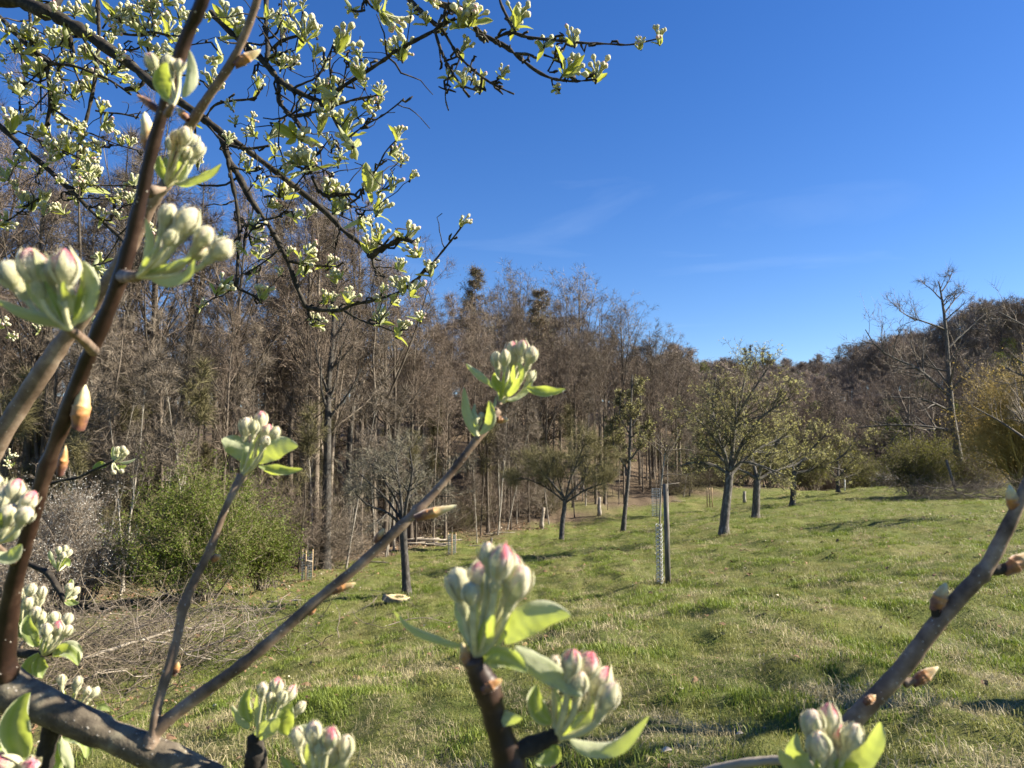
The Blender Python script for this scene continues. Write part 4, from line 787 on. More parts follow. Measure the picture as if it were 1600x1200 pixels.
pr = np.maximum(np.clip((y - edge_y(x) + 3) / 4, 0, 1), np.clip((-x - 1.5 - .10 * y + .8 * vnoise(x, y, 3, 5)) / 4, 0, 1)); pr = np.maximum(pr, .10 * (y < 25)); mk = (rg.random(nn) < pr) & (y < edge_y(x) + 9); x = x[mk]; y = y[mk]; n_ = len(x)
scatter('fallen_leaves', np.c_[x, y, height(x, y) + .012], np.c_[rg.normal(0, .4, n_), rg.normal(0, .4, n_), rg.uniform(0, 6.28, n_)], rg.uniform(.6, 1.5, n_) * (1 + y / 40), lk, rg.choice([0, 1, 2], n_, p=[.45, .35, .2]), kind='stuff', label='brown and pale fallen leaves scattered along the wood edge', category='leaf litter')

# ------------------------------------------------------------------ apple branches close to the lens
CAMP = np.array([0, 0, CAMZ])
def leaf_mesh(p0, p1, p2, hw, roll=0.0, fold=.35, curl=.35, flip=False, seed=0, n=30, wave=.22, view=None):
    """leaf along the curve p0-p1-p2; hw half width in m; roll 0 faces the viewer direction given"""
    rg = np.random.default_rng(seed); p0, p1, p2 = map(lambda q: np.asarray(q, float), (p0, p1, p2)); t = np.linspace(0, 1, n)[:, None]
    c = (1 - t) ** 2 * p0 + 2 * t * (1 - t) * p1 + t * t * p2; tg = nrm(np.gradient(c, axis=0)); vd = nrm((view if view is not None else (CAMP - p0)))
    sd_ = nrm(np.cross(tg, np.broadcast_to(vd, tg.shape))); nn_ = np.cross(sd_, tg); rl = roll + np.linspace(-.15, .2, n)[:, None] * rg.normal() * 1.5
    s2 = sd_ * np.cos(rl) + nn_ * np.sin(rl); n2 = nrm(np.cross(s2, tg)) * (-1 if flip else 1)
    f = np.linspace(0, 1, n); wd = hw * np.clip(np.sin(np.pi * np.clip(f, .03, 1) ** .92), 0, 1) ** .62 * (1 - .12 * f); wd = wd * (1 + .07 * ((f * 14) % 1)); wd[0] = hw * .08; wd[-1] = hw * .02
    xs = np.array([-1, -.82, -.45, 0, .45, .82, 1]); V = []
    for q, xx in enumerate(xs):
        z = fold * abs(xx) + curl * max(0, abs(xx) - .8) * 2.2; wv = wave * np.sin(f * 9 + rg.uniform(0, 6)) * abs(xx)
        lx = np.sign(xx) * (abs(xx) - .12 * curl * max(0, abs(xx) - .8) * 5) * math.cos(min(1.2, fold * .7)); wv = wv + .03 * np.sin(f * 6.283 * 6 - abs(xx) * 5) * (0 < abs(xx) < .9); V.append(c + s2 * (wd * lx)[:, None] + n2 * (wd * (z + wv))[:, None])
    V = np.stack(V, 1).reshape(-1, 3); k = len(xs); F_ = [[a * k + b, a * k + b + 1, (a + 1) * k + b + 1, (a + 1) * k + b] for a in range(n - 1) for b in range(k - 1)]
    if flip: F_ = [f_[::-1] for f_ in F_]
    rim = np.tile(np.where(np.abs(xs) > .9, .9, np.where(xs == 0, .35, np.where(np.abs(xs) > .7, .35, 0))), n)
    a = Acc(); a.add(V, np.array(F_), rim); return a
def bud_mesh(nm_, seed, pink, seg=16, sepals=True):
    rg = np.random.default_rng(seed); prof = [(.20, -2.0), (.34, -1.75), (.46, -1.35), (.46, -1.05), (.55, -.8), (.85, -.4), (1.0, 0), (.96, .35), (.72, .75), (.40, 1.02), (.08, 1.15)]
    an = np.arange(seg) * 6.283 / seg; ph = rg.uniform(0, 6); V = []; T_ = []
    for q, (r, z) in enumerate(prof):
        lob = 1 + (.13 * np.cos(5 * an + ph) + .05 * rg.normal(size=seg)) * (z > -.9); V.append(np.stack([r * lob * np.cos(an), r * lob * np.sin(an), np.full(seg, z) + .04 * rg.normal(size=seg) * (z > -.5)], -1))
        T_.append(np.clip(.25 + .12 * (z + 1.5) + pink * np.clip((z - .1) * .7, 0, 1) * (.6 + .6 * (np.cos(5 * an + ph) > .1)), 0, 1))
    a = Acc(); m = len(prof); a.add(np.concatenate(V), np.array([[b * seg + i, b * seg + (i + 1) % seg, (b + 1) * seg + (i + 1) % seg, (b + 1) * seg + i] for b in range(m - 1) for i in range(seg)]), np.concatenate(T_))
    if sepals:
        for s_ in range(5):
            t0 = ph / 5 + s_ * 1.2566 + .63 + rg.normal(0, .1); tip = rg.uniform(.8, 1.5); fl = rg.uniform(.05, .55); P = []
            for f in np.linspace(0, 1, 6):
                z = -.85 + f * (tip + .85); rr_ = np.interp(z, [p_[1] for p_ in prof], [p_[0] for p_ in prof]) * 1.10 + .07 + fl * f ** 3; wd_ = .36 * math.sin(math.pi * min(1, .25 + .75 * f)) ** .8 + .015
                for sg in (-1, 0, 1): th = t0 + sg * wd_ / max(rr_, .35); P.append([rr_ * math.cos(th) * (1.0 + .06 * (sg == 0)), rr_ * math.sin(th) * (1.0 + .06 * (sg == 0)), z])
            a.add(P, np.array([[b * 3 + i, b * 3 + i + 1, b * 3 + i + 4, b * 3 + i + 3] for b in range(5) for i in range(2)]), .18 + .3 * rg.random())
    nh = 900; z = rg.uniform(-1.6, 1.05, nh); th = rg.uniform(0, 6.283, nh); rr_ = np.interp(z, [p_[1] for p_ in prof], [p_[0] for p_ in prof]) * 1.05; nn2 = nrm(np.stack([np.cos(th), np.sin(th), .15 + .6 * np.clip(z, 0, 1) + 0 * z], -1)); A = np.stack([rr_ * np.cos(th), rr_ * np.sin(th), z], -1)
    a.tri(A, A + nn2 * rg.uniform(.08, .26, (nh, 1)) + rg.normal(0, .06, (nh, 3)), .016, rg); a.a[-1] = np.full(nh * 3, .5)
    return a.mesh(nm_, M['bud'], attr='tip')
BUD = {'w': [bud_mesh('flower_bud', 10 + q, .1) for q in range(3)], 'p': [bud_mesh('flower_bud', 20 + q, .85) for q in range(3)], 'g': [bud_mesh('flower_bud', 30 + q, -.25) for q in range(2)]}
def align(d, spin=0.0):
    return (Vector(tuple(d)).to_track_quat('Z', 'Y').to_matrix() @ Matrix.Rotation(spin, 3, 'Z')).to_euler()
hero_rng = np.random.default_rng(99)
def hero_cluster(parent, o, D, base, buds, leaves, seed, stalk_r=.0011, bud_len=1.0, foot=None):
    """base pixel, buds (u, v, radius px, kind), leaves (start, middle, tip pixels, half width px, roll, flip, depth bend)"""
    rg = np.random.default_rng(seed); B = WD(*base, D); k = D / F
    a = Acc()
    if foot:        # short woody spur that joins the cluster to its twig
        P = np.array([WD(foot[0], foot[1], foot[2]), WD((foot[0] + base[0]) / 2 + rg.normal(0, 2), (foot[1] + base[1]) / 2, (foot[2] + D) / 2), B]); P = np.vstack([P[:1], P, P[-1:] + nrm(P[-1:] - P[-2:-1]) * .001]); a.tubes(P, np.array([.1, foot[3], foot[3] * .75, foot[3] * .6, .1]) * k, 10)
    else: a.tubes(np.array([B + [0, 0, -.001], B + [0, 0, .001]]), np.array([.002, .002]), 6)
    c = ob('blossom_cluster', a.mesh('blossom_cluster', M['shoot_bark'], origin=o), parent)
    S_ = Acc(); todo = []
    for (u, v, r, kd) in buds:
        dd = rg.uniform(-1, 1) * .012 * (D / .4); P = WD(u, v, D + dd) ; rad = r * (D + dd) / F; mid = B * .45 + P * .55 + (P - B) @ np.zeros((3, 3)); out_ = nrm(P - B); d = nrm(out_ * .75 + np.array([rg.normal(0, .10), rg.normal(0, .1), .35]))
        low = P - d * rad * 1.9; t = np.linspace(0, 1, 7)[:, None]; m_ = (B + low) / 2 + np.array([(u - base[0]) * k * .22, dd * .4, -abs(u - base[0]) * k * .12]); C_ = (1 - t) ** 2 * B + 2 * t * (1 - t) * m_ + t * t * low
        S_.tubes(C_, np.full(7, stalk_r * (.7 + .3 * r / 16)), 6); todo.append((P, d, rad, kd))
    ob('stalks', S_.mesh('stalks', M['stalk'], origin=o), c)
    for (P, d, rad, kd) in todo:
        ms = BUD[kd]; ob('flower_bud', ms[int(rg.integers(len(ms)))], c, tuple(P - o), align(d, rg.uniform(0, 6)), (rad * .86, rad * .86, rad * rg.uniform(1.05, 1.25)))
    if len(buds) > 3:       # narrow bracts between the stalks
        extra = []
        for q in range(4):
            bu = buds[int(rg.integers(len(buds)))]; f = rg.uniform(.45, .8); ex = base[0] + (bu[0] - base[0]) * f + rg.normal(0, bu[2] * .5); ey = base[1] + (bu[1] - base[1]) * f
            extra.append((tuple(base), ((base[0] + ex) / 2 + rg.normal(0, bu[2] * .4), (base[1] + ey) / 2), (ex, ey), bu[2] * .32, rg.uniform(0, 1), bool(rg.random() < .6), rg.uniform(-.012, .006)))
        leaves = list(leaves) + extra
    for q, (s, m_, e, hw, roll, flip, bend) in enumerate(leaves):
        dz = rg.uniform(-.4, .4) * .01; p0 = WD(*s, D); p1 = WD(*m_, D + bend * .4 + dz); p2 = WD(*e, D + bend)
        ob('leaf', leaf_mesh(p0, p1, p2, hw * k, roll, fold=rg.uniform(.2, .45), curl=rg.uniform(.2, .6), flip=flip, seed=seed * 50 + q).mesh('leaf', M['apple_leaf'], origin=o, attr='rim'), c)
    return c
def wood(name, parent, o, pts, D0, D1, rad, mat, k=12, seed=0, bumps=(), lent=0, sub=5, knob=.06):
    """round branch through the given pixels; rad = radii in pixels per point"""
    rg = np.random.default_rng(seed); pts = np.array(pts, float); n = len(pts); m = (n - 1) * sub + 1; ti = np.linspace(0, n - 1, m); ds = np.linspace(D0, D1, n) if np.isscalar(D0) else np.array(D0, float)
    # smooth (Catmull-Rom) interpolation
    q = np.array([WD(a, b, d) for (a, b), d in zip(pts, ds)]); qe = np.vstack([2 * q[0] - q[1], q, 2 * q[-1] - q[-2]]); P = []
    for t in ti:
        i = min(int(t), n - 2); f = t - i; a_, b_, c_, d_ = qe[i], qe[i + 1], qe[i + 2], qe[i + 3]; P.append(.5 * ((2 * b_) + (c_ - a_) * f + (2 * a_ - 5 * b_ + 4 * c_ - d_) * f * f + (3 * b_ - a_ - 3 * c_ + d_) * f ** 3))
    P = np.array(P); R = np.interp(ti, range(n), np.array(rad, float)) * np.interp(ti, range(n), ds) / F; R = R * (1 + knob * rg.normal(size=m))
    for (u, v, s_) in bumps: dd = np.linalg.norm(P - WD(u, v, np.interp(0, [0], [ds.mean()])), axis=1); i = dd.argmin(); R[i] *= s_
    a = Acc(); a.tubes(P, R, k); ee = a.n; T_ = P[-1] - P[-2]; a.add([P[-1] + nrm(T_) * R[-1] * .4], np.zeros((0, 4), int)); e0 = (m - 1) * k; a.f.append(np.array([[e0 + i, e0 + (i + 1) % k, ee, ee] for i in range(k)]))
    w_ = ob(name, a.mesh(name, mat, origin=o), parent)
    if lent:
        b = Acc(); i = rg.integers(0, m - 1, lent); f = rg.random(lent)[:, None]; c = P[i] * (1 - f) + P[i + 1] * f; T2 = nrm(P[i + 1] - P[i]); v_ = nrm(np.cross(T2, rg.normal(size=(lent, 3)))); rr_ = (R[i] * (1 - f[:, 0]) + R[i + 1] * f[:, 0])[:, None]
        c = c + v_ * rr_ * .97; s2 = np.cross(T2, v_); h = rg.uniform(.0003, .0007, (lent, 1)) * (rr_ / .005) ** .35; V = np.stack([c + T2 * h * 1.3, c + s2 * h, c - T2 * h * 1.3, c - s2 * h, c + v_ * h * .8], 1).reshape(-1, 3); o5 = np.arange(lent)[:, None] * 5
        b.add(V, np.concatenate([o5 + [[0, 1, 4]], o5 + [[1, 2, 4]], o5 + [[2, 3, 4]], o5 + [[3, 0, 4]]])); ob('lenticels', b.mesh('lenticels', M['lenticel'], origin=o), w_, kind='stuff')
    return w_, P, R
def leaf_bud(parent, o, D, s, e, hw, seed=0, pale=.5):
    """closed bud with overlapping scales: s start pixel, e tip pixel"""
    rg = np.random.default_rng(seed); A = WD(*s, D); B = WD(*e, D); L_ = np.linalg.norm(B - A); r = hw * D / F; seg = 12; an = np.arange(seg) * 6.283 / seg; a = Acc(); V = []; T_ = []
    pr_ = [(.75, -.1), (.85, .05), (1.0, .2), (1.08, .25), (.98, .27), (1.0, .42), (1.04, .45), (.92, .47), (.82, .62), (.6, .78), (.32, .92), (.05, 1.0)]
    for (rr_, z) in pr_: V.append(np.stack([rr_ * r * np.cos(an) * (1 + .08 * rg.normal(size=seg)), rr_ * r * np.sin(an) * (1 + .08 * rg.normal(size=seg)), np.full(seg, z * L_) + L_ * .03 * np.sin(an * 2 + z * 9)], -1)); T_.append(np.full(seg, np.clip(z * 1.0 * (.4 + pale) + (pale - .5) * .3, 0, 1)))
    a.add(np.concatenate(V), np.array([[b * seg + i, b * seg + (i + 1) % seg, (b + 1) * seg + (i + 1) % seg, (b + 1) * seg + i] for b in range(len(pr_) - 1) for i in range(seg)]), np.concatenate(T_))
    return ob('leaf_bud', a.mesh('leaf_bud', M['scale'], attr='tip'), parent, tuple(A - o), align(nrm(B - A), rg.uniform(0, 6)))

# --- A: limb at the lower left with its shoots
o = WD(20, 1075, .46); A_ = thing('apple_branch', 'thick grey limb at the lower left carrying a dark stem and two thin shoots', 'branch', o)
wood('limb', A_, o, [(-70, 1010), (-20, 1045), (20, 1080), (60, 1098), (120, 1126), (180, 1152), (230, 1172), (290, 1197), (345, 1222)], .46, .46, [30.6, 30.6, 31.4, 27.2, 25.5, 23.8, 24.6, 22.9, 22.1], M['limb_bark'], 24, 1, lent=260, knob=.035)
wood('stem', A_, o, [(22, 1085), (6, 1040), (14, 960), (25, 900), (45, 830), (70, 740), (95, 672), (125, 590), (152, 525), (188, 435), (216, 330), (236, 240), (262, 150), (290, 62), (315, 5), (332, -50)], .46, .37, [23.4, 17.9, 14.8, 12.5, 11.7, 11.7, 11.7, 10.9, 11.7, 11.7, 10.1, 9.0, 9.4, 10.9, 9.4, 9.4], M['dark_shoot'], 16, 2, lent=90)
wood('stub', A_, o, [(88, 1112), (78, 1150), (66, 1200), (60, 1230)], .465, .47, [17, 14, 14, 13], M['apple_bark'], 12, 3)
wood('shoot', A_, o, [(232, 1168), (248, 1138), (300, 1095), (380, 1037), (440, 986), (500, 934), (560, 884), (620, 828), (660, 790), (700, 745), (735, 700), (757, 670), (776, 640)], .455, .50, [11.3, 11.3, 9.6, 9.1, 8.7, 8.3, 7.8, 7.8, 7.0, 5.7, 5.7, 7.8, 8.7], M['shoot_bark'], 14, 4, [(655, 800, 1.5)], lent=110, knob=.05)
wood('shoot', A_, o, [(238, 1160), (246, 1105), (262, 1050), (276, 1000), (288, 945), (305, 905), (330, 855), (350, 800), (368, 762), (378, 744)], .455, .50, [8.1, 7.2, 7.7, 7.2, 7.2, 6.8, 6.3, 5.4, 5.9, 8.1], M['shoot_bark'], 14, 5, [(285, 945, 1.4), (330, 855, 1.25)], lent=60, knob=.05)
for q, (D, s, e, hw, pl) in enumerate([(.40, (236, 236), (226, 176), 12, .75), (.39, (246, 172), (214, 148), 6, .1), (.42, (124, 664), (132, 598), 13, .62), (.44, (95, 738), (103, 696), 7, .35), (.47, (655, 808), (712, 790), 8, .55), (.48, (588, 846), (600, 826), 6, .4), (.475, (520, 924), (556, 911), 6, .4), (.48, (282, 960), (283, 936), 6, .3), (.47, (272, 1052), (279, 1034), 6, .25), (.49, (332, 874), (345, 868), 6, .3), (.48, (482, 958), (494, 948), 6, .2)]):
    leaf_bud(A_, o, D, s, e, hw, 300 + q, pl)
# clusters on the shoots
hero_cluster(A_, o, .50, (780, 630), [(800, 548, 12, 'p'), (816, 546, 12, 'p'), (829, 556, 12, 'w'), (776, 563, 10, 'g'), (789, 560, 10, 'w'), (806, 562, 11, 'w'), (829, 590, 8, 'g')],
    [((774, 608), (752, 592), (728, 568), 7, .5, True, .01), ((786, 612), (775, 600), (773, 582), 10, .2, False, -.01), ((784, 616), (800, 612), (812, 590), 9, .2, True, -.012), ((805, 605), (822, 580), (808, 566), 6, .4, True, -.005), ((822, 605), (850, 622), (884, 608), 10, .55, False, -.01), ((792, 625), (822, 618), (836, 578), 8, 1.0, True, .01), ((795, 612), (800, 590), (803, 570), 6, .8, True, -.015)], 41)
hero_cluster(A_, o, .49, (746, 684), [(752, 650, 5, 'g'), (745, 655, 5, 'g')], [((745, 682), (722, 650), (725, 606), 9, .3, True, .0), ((748, 678), (772, 660), (764, 626), 10, .5, True, -.008), ((745, 672), (735, 650), (742, 630), 6, .6, True, .01), ((752, 668), (768, 650), (775, 618), 5, 1.0, True, .01)], 42)
leaf_bud(A_, o, .49, (776, 656), (794, 656), 6, 320, .4)
hero_cluster(A_, o, .50, (378, 744), [(385, 668, 12, 'w'), (408, 657, 11, 'p'), (417, 676, 11, 'p'), (429, 678, 9, 'w'), (397, 668, 9, 'g'), (415, 690, 8, 'w')],
    [((385, 724), (372, 690), (346, 688), 19, .15, True, -.005), ((402, 724), (420, 690), (466, 697), 19, .2, True, -.008), ((404, 728), (435, 745), (473, 733), 10, .7, False, -.01), ((390, 735), (384, 720), (372, 716), 6, .5, True, 0)], 43)
# left blurred clusters hanging on the dark stem
hero_cluster(A_, o, .31, (110, 515), [(52, 418, 23, 'p'), (102, 420, 24, 'p'), (76, 428, 17, 'w'), (20, 432, 22, 'g'), (84, 450, 15, 'g')],
    [((112, 505), (150, 460), (130, 408), 19, .6, True, -.004), ((104, 512), (50, 505), (-8, 468), 13, .8, True, .004), ((100, 500), (60, 480), (38, 430), 15, .4, True, .0), ((108, 500), (92, 470), (100, 440), 13, .5, True, -.01), ((118, 500), (128, 470), (136, 430), 10, .8, False, 0)], 44, foot=(146, 548, .41, 12))
hero_cluster(A_, o, .32, (215, 432), [(262, 338, 15, 'w'), (292, 348, 20, 'w'), (345, 390, 17, 'w'), (318, 372, 16, 'w'), (278, 366, 15, 'g'), (310, 396, 12, 'w'), (266, 372, 11, 'g')],
    [((225, 425), (235, 385), (228, 342), 9, .6, True, 0), ((232, 432), (290, 450), (304, 405), 12, .6, True, -.005), ((230, 425), (245, 390), (250, 350), 8, .9, True, .01), ((240, 428), (262, 400), (258, 372), 7, .4, True, 0)], 45, foot=(192, 432, .405, 14))
hero_cluster(A_, o, .42, (258, 292), [(288, 214, 12, 'w'), (302, 224, 11, 'w'), (268, 226, 10, 'g'), (309, 236, 11, 'w'), (276, 216, 10, 'w'), (292, 240, 9, 'w')],
    [((285, 288), (280, 262), (290, 232), 10, .3, True, -.01), ((272, 286), (315, 285), (346, 256), 9, .7, True, -.01), ((265, 282), (248, 268), (249, 243), 9, .3, False, 0), ((262, 284), (262, 262), (258, 245), 7, .4, False, .01)], 46, foot=(232, 300, .41, 10))
hero_cluster(A_, o, .37, (270, 165), [(238, 98, 12, 'p'), (264, 101, 13, 'w'), (281, 104, 9, 'p')], [((263, 155), (245, 120), (262, 98), 15, .05, False, -.01), ((285, 152), (305, 125), (296, 78), 11, .4, True, .01), ((262, 158), (240, 135), (240, 112), 8, .5, True, .01)], 47, foot=(262, 178, .38, 7))
hero_cluster(A_, o, .40, (-8, 850), [(4, 782, 18, 'w'), (24, 768, 15, 'p'), (44, 784, 13, 'p'), (38, 806, 14, 'w'), (14, 806, 16, 'w'), (-10, 760, 16, 'w')], [((-8, 862), (15, 880), (34, 850), 13, .4, True, 0), ((-5, 840), (20, 845), (30, 815), 9, .6, True, 0)], 48, foot=(24, 880, .44, 8))

# --- B: second stem behind
o = WD(-20, 720, .55); B_ = thing('apple_branch', 'brown speckled stem slanting up behind the darker one at the left', 'branch', o)
wood('stem', B_, o, [(-60, 790), (-20, 720), (0, 684), (50, 606), (100, 532), (142, 480), (182, 424), (212, 368), (236, 318), (262, 285)], .55, .50, [16.1, 15.3, 15.3, 13.6, 12.8, 11.9, 11.9, 11.0, 10.2, 8.5], M['shoot_bark'], 16, 6, lent=130)
wood('shoot', B_, o, [(262, 287), (274, 245), (292, 205), (308, 178), (330, 145), (365, 92), (395, 22), (412, -40)], .50, .45, [8.1, 7.7, 8.1, 8.1, 7.2, 6.8, 6.3, 6.3], M['shoot_bark'], 14, 7, lent=60)
leaf_bud(B_, o, .465, (370, 100), (407, 78), 8, 330, .5); leaf_bud(B_, o, .47, (292, 186), (276, 168), 6, 331, .5)

# --- C: twig at the lower right
o = WD(1300, 1165, .42); C_ = thing('apple_branch', 'bare purple-brown twig with plump buds rising at the lower right corner', 'branch', o)
wood('stem', C_, o, [(1270, 1190), (1320, 1138), (1365, 1092), (1412, 1042), (1455, 985), (1500, 932), (1540, 888), (1570, 832), (1602, 765), (1630, 700)], .42, .42, [15.3, 14.4, 13.6, 13.2, 12.8, 12.3, 11.9, 10.2, 9.3, 9.3], M['shoot_bark'], 18, 8, [(1530, 900, 1.15)], lent=90, knob=.03)
wood('side_shoot', C_, o, [(1540, 893), (1562, 890), (1580, 885), (1606, 874)], .42, .42, [8, 8, 9, 9], M['apple_bark'], 12, 9); leaf_bud(C_, o, .42, (1572, 890), (1622, 862), 12, 340, .62)
wood('side_shoot', C_, o, [(1466, 972), (1463, 955), (1464, 948)], .42, .42, [9, 8, 8], M['apple_bark'], 12, 10); leaf_bud(C_, o, .42, (1462, 950), (1478, 911), 11, 341, .5)
wood('side_shoot', C_, o, [(1412, 1068), (1425, 1064), (1438, 1064)], .42, .42, [7, 6, 6], M['shoot_bark'], 12, 11); leaf_bud(C_, o, .42, (1430, 1066), (1466, 1042), 9, 342, .45)
leaf_bud(C_, o, .42, (1584, 794), (1577, 758), 9, 343, .6); leaf_bud(C_, o, .41, (1352, 1098), (1368, 1086), 7, 344, .3)
hero_cluster(C_, o, .33, (1285, 1225), [(1269, 1132, 19, 'w'), (1294, 1124, 18, 'p'), (1310, 1160, 19, 'p'), (1279, 1165, 20, 'w'), (1330, 1152, 18, 'w'), (1300, 1190, 18, 'g'), (1335, 1180, 16, 'w')],
    [((1305, 1205), (1365, 1190), (1375, 1128), 20, .5, True, -.005), ((1275, 1210), (1225, 1190), (1245, 1145), 20, .5, True, .005), ((1255, 1215), (1225, 1200), (1218, 1170), 14, .5, True, 0), ((1300, 1205), (1325, 1195), (1345, 1200), 10, .5, False, -.01)], 49)
wood('lichened_twig', C_, o, [(1080, 1215), (1130, 1198), (1180, 1190), (1225, 1188), (1280, 1200)], .45, .43, [7.5, 6.8, 6.8, 7.5, 9.0], M['dead'], 12, 12)

# --- D: stout spur at the bottom centre
o = WD(800, 1235, .31); D_ = thing('apple_branch', 'stout dark spur at the bottom centre bearing the two large clusters with pink-tipped buds', 'branch', o)
wood('stem', D_, o, [(812, 1260), (798, 1205), (786, 1160), (772, 1115), (762, 1080), (750, 1055), (740, 1030)], .31, .31, [28, 25, 21, 19, 21, 19, 15], M['dark_shoot'], 18, 13, knob=.05)
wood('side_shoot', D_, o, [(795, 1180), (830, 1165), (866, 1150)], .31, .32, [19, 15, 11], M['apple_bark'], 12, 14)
leaf_bud(D_, o, .31, (732, 1040), (722, 1004), 9, 350, .4); leaf_bud(D_, o, .305, (756, 1078), (784, 1062), 8, 351, .25)
hero_cluster(D_, o, .31, (744, 1026), [(718, 915, 23, 'g'), (750, 905, 23, 'p'), (782, 880, 22, 'p'), (762, 868, 15, 'w'), (808, 912, 24, 'w'), (800, 885, 16, 'p'), (735, 928, 15, 'g')],
    [((748, 1030), (755, 985), (772, 962), 14, .4, True, -.012), ((790, 1006), (812, 948), (892, 962), 27, .1, True, -.01), ((735, 1010), (650, 1012), (614, 953), 10, .9, True, .01), ((752, 1030), (785, 1018), (824, 1050), 19, .35, False, -.012), ((735, 1010), (715, 970), (712, 930), 12, .7, True, .01), ((775, 1010), (795, 975), (800, 935), 10, .8, True, .008)], 50, .0014)
hero_cluster(D_, o, .31, (766, 1090), [], [((766, 1090), (770, 1130), (816, 1122), 14, .4, True, -.01)], 51)
hero_cluster(D_, o, .32, (868, 1152), [(868, 1046, 16, 'w'), (893, 1036, 17, 'p'), (917, 1042, 20, 'p'), (938, 1068, 21, 'p'), (950, 1090, 18, 'w'), (905, 1068, 16, 'w')],
    [((805, 1010), (855, 1045), (910, 1088), 20, .35, True, -.014), ((890, 1155), (950, 1195), (1014, 1118), 16, .6, True, -.01), ((862, 1160), (868, 1180), (835, 1190), 18, .2, False, -.004), ((862, 1130), (830, 1110), (838, 1070), 16, .2, False, .012), ((872, 1145), (920, 1130), (925, 1085), 14, .6, True, .004), ((866, 1140), (880, 1110), (885, 1080), 13, .8, True, 0)], 52, .0014)
# --- E: cut dark spur left of it
o = WD(400, 1235, .46); E_ = thing('apple_branch', 'short dark spur at the bottom left carrying upright pink-tipped buds and bright leaves', 'branch', o)
wood('stem', E_, o, [(396, 1240), (399, 1200), (400, 1175), (398, 1150)], .46, .46, [17, 18, 15, 11], M['apple_bark'], 14, 15)
hero_cluster(E_, o, .46, (402, 1155), [(410, 1077, 9, 'w'), (432, 1074, 12, 'p'), (453, 1084, 10, 'p'), (469, 1106, 8, 'w'), (441, 1090, 9, 'g'), (423, 1090, 8, 'w')],
    [((390, 1138), (372, 1130), (361, 1102), 8, .6, True, .0), ((392, 1128), (378, 1105), (393, 1074), 12, .3, False, 0), ((394, 1150), (415, 1140), (438, 1124), 14, .3, True, -.01), ((448, 1148), (440, 1115), (456, 1098), 16, .1, False, -.005), ((450, 1150), (470, 1130), (500, 1138), 8, .6, True, 0), ((402, 1140), (398, 1110), (402, 1085), 7, .8, True, 0)], 53)
hero_cluster(E_, o, .35, (500, 1235), [(466, 1152, 12, 'w'), (490, 1146, 15, 'w'), (516, 1153, 15, 'p'), (540, 1168, 15, 'w'), (500, 1168, 13, 'g'), (478, 1172, 13, 'g'), (525, 1180, 14, 'w')],
    [((470, 1230), (400, 1205), (348, 1200), 9, .9, False, 0), ((495, 1225), (480, 1190), (482, 1158), 11, .5, True, 0), ((510, 1225), (535, 1200), (535, 1160), 12, .6, True, 0), ((485, 1225), (448, 1200), (440, 1180), 9, .4, False, 0)], 54, foot=(430, 1225, .44, 10))

# --- F: leafy growth behind the limb at the left edge
o = WD(-40, 1020, .62); F_ = thing('apple_branch', 'leafy side twigs behind the thick limb at the left edge full of pale flower buds', 'branch', o)
wood('stem', F_, o, [(-60, 1000), (0, 1015), (50, 1022), (85, 1018)], .60, .58, [10, 8, 7, 5], M['apple_bark'], 10, 16)
wood('shoot', F_, o, [(-50, 1080), (0, 1095), (60, 1110), (120, 1112)], .60, .56, [8, 6, 4, 3], M['apple_bark'], 8, 17)
wood('shoot', F_, o, [(-50, 860), (20, 872), (48, 882), (75, 896), (90, 918), (101, 938)], .85, .80, [4, 4, 4, 5, 5, 4], M['apple_bark'], 8, 18)
wood('shoot', F_, o, [(-40, 800), (40, 770), (91, 752), (120, 747), (144, 736), (179, 720)], .85, .85, [3, 2.5, 2.2, 2, 2, 2], M['apple_bark'], 8, 19)
hero_cluster(F_, o, .57, (68, 1024), [(85, 966, 9, 'w'), (90, 982, 10, 'p'), (106, 968, 8, 'w'), (105, 986, 8, 'w'), (72, 985, 9, 'w'), (80, 1000, 8, 'w'), (66, 966, 8, 'w')], [((82, 1025), (110, 1000), (126, 1030), 15, .2, True, -.01), ((85, 1022), (112, 1010), (122, 1040), 12, .4, False, -.015), ((65, 1022), (55, 1050), (66, 1060), 13, .3, False, 0), ((60, 1020), (38, 1040), (40, 1064), 13, .3, False, 0), ((60, 1010), (40, 985), (45, 960), 12, .3, False, 0)], 55)
hero_cluster(F_, o, .60, (40, 1000), [(48, 922, 9, 'w'), (60, 938, 9, 'w'), (66, 926, 8, 'w'), (44, 942, 9, 'w'), (56, 958, 9, 'w'), (32, 930, 9, 'w')], [((38, 995), (22, 975), (32, 940), 12, .3, False, 0), ((45, 995), (60, 985), (62, 955), 9, .5, True, 0), ((35, 990), (15, 970), (5, 940), 12, .3, False, 0)], 56, foot=(30, 1018, .6, 4))
hero_cluster(F_, o, .55, (108, 1114), [(97, 1063, 7, 'w'), (122, 1065, 7, 'w'), (120, 1072, 7, 'p'), (136, 1080, 7, 'w'), (148, 1082, 7, 'w'), (105, 1100, 7, 'p'), (127, 1108, 7, 'p')], [((95, 1100), (82, 1092), (78, 1076), 8, .3, False, 0), ((112, 1110), (140, 1120), (160, 1112), 5, .5, True, 0), ((150, 1110), (162, 1100), (172, 1112), 6, .3, False, 0)], 57)
hero_cluster(F_, o, .42, (40, 1195), [(14, 1192, 18, 'p'), (47, 1198, 15, 'p')], [((38, 1190), (10, 1130), (48, 1082), 24, .1, False, -.01), ((15, 1170), (0, 1150), (-15, 1165), 16, .3, False, 0), ((30, 1150), (15, 1148), (5, 1180), 12, .3, False, 0)], 58)
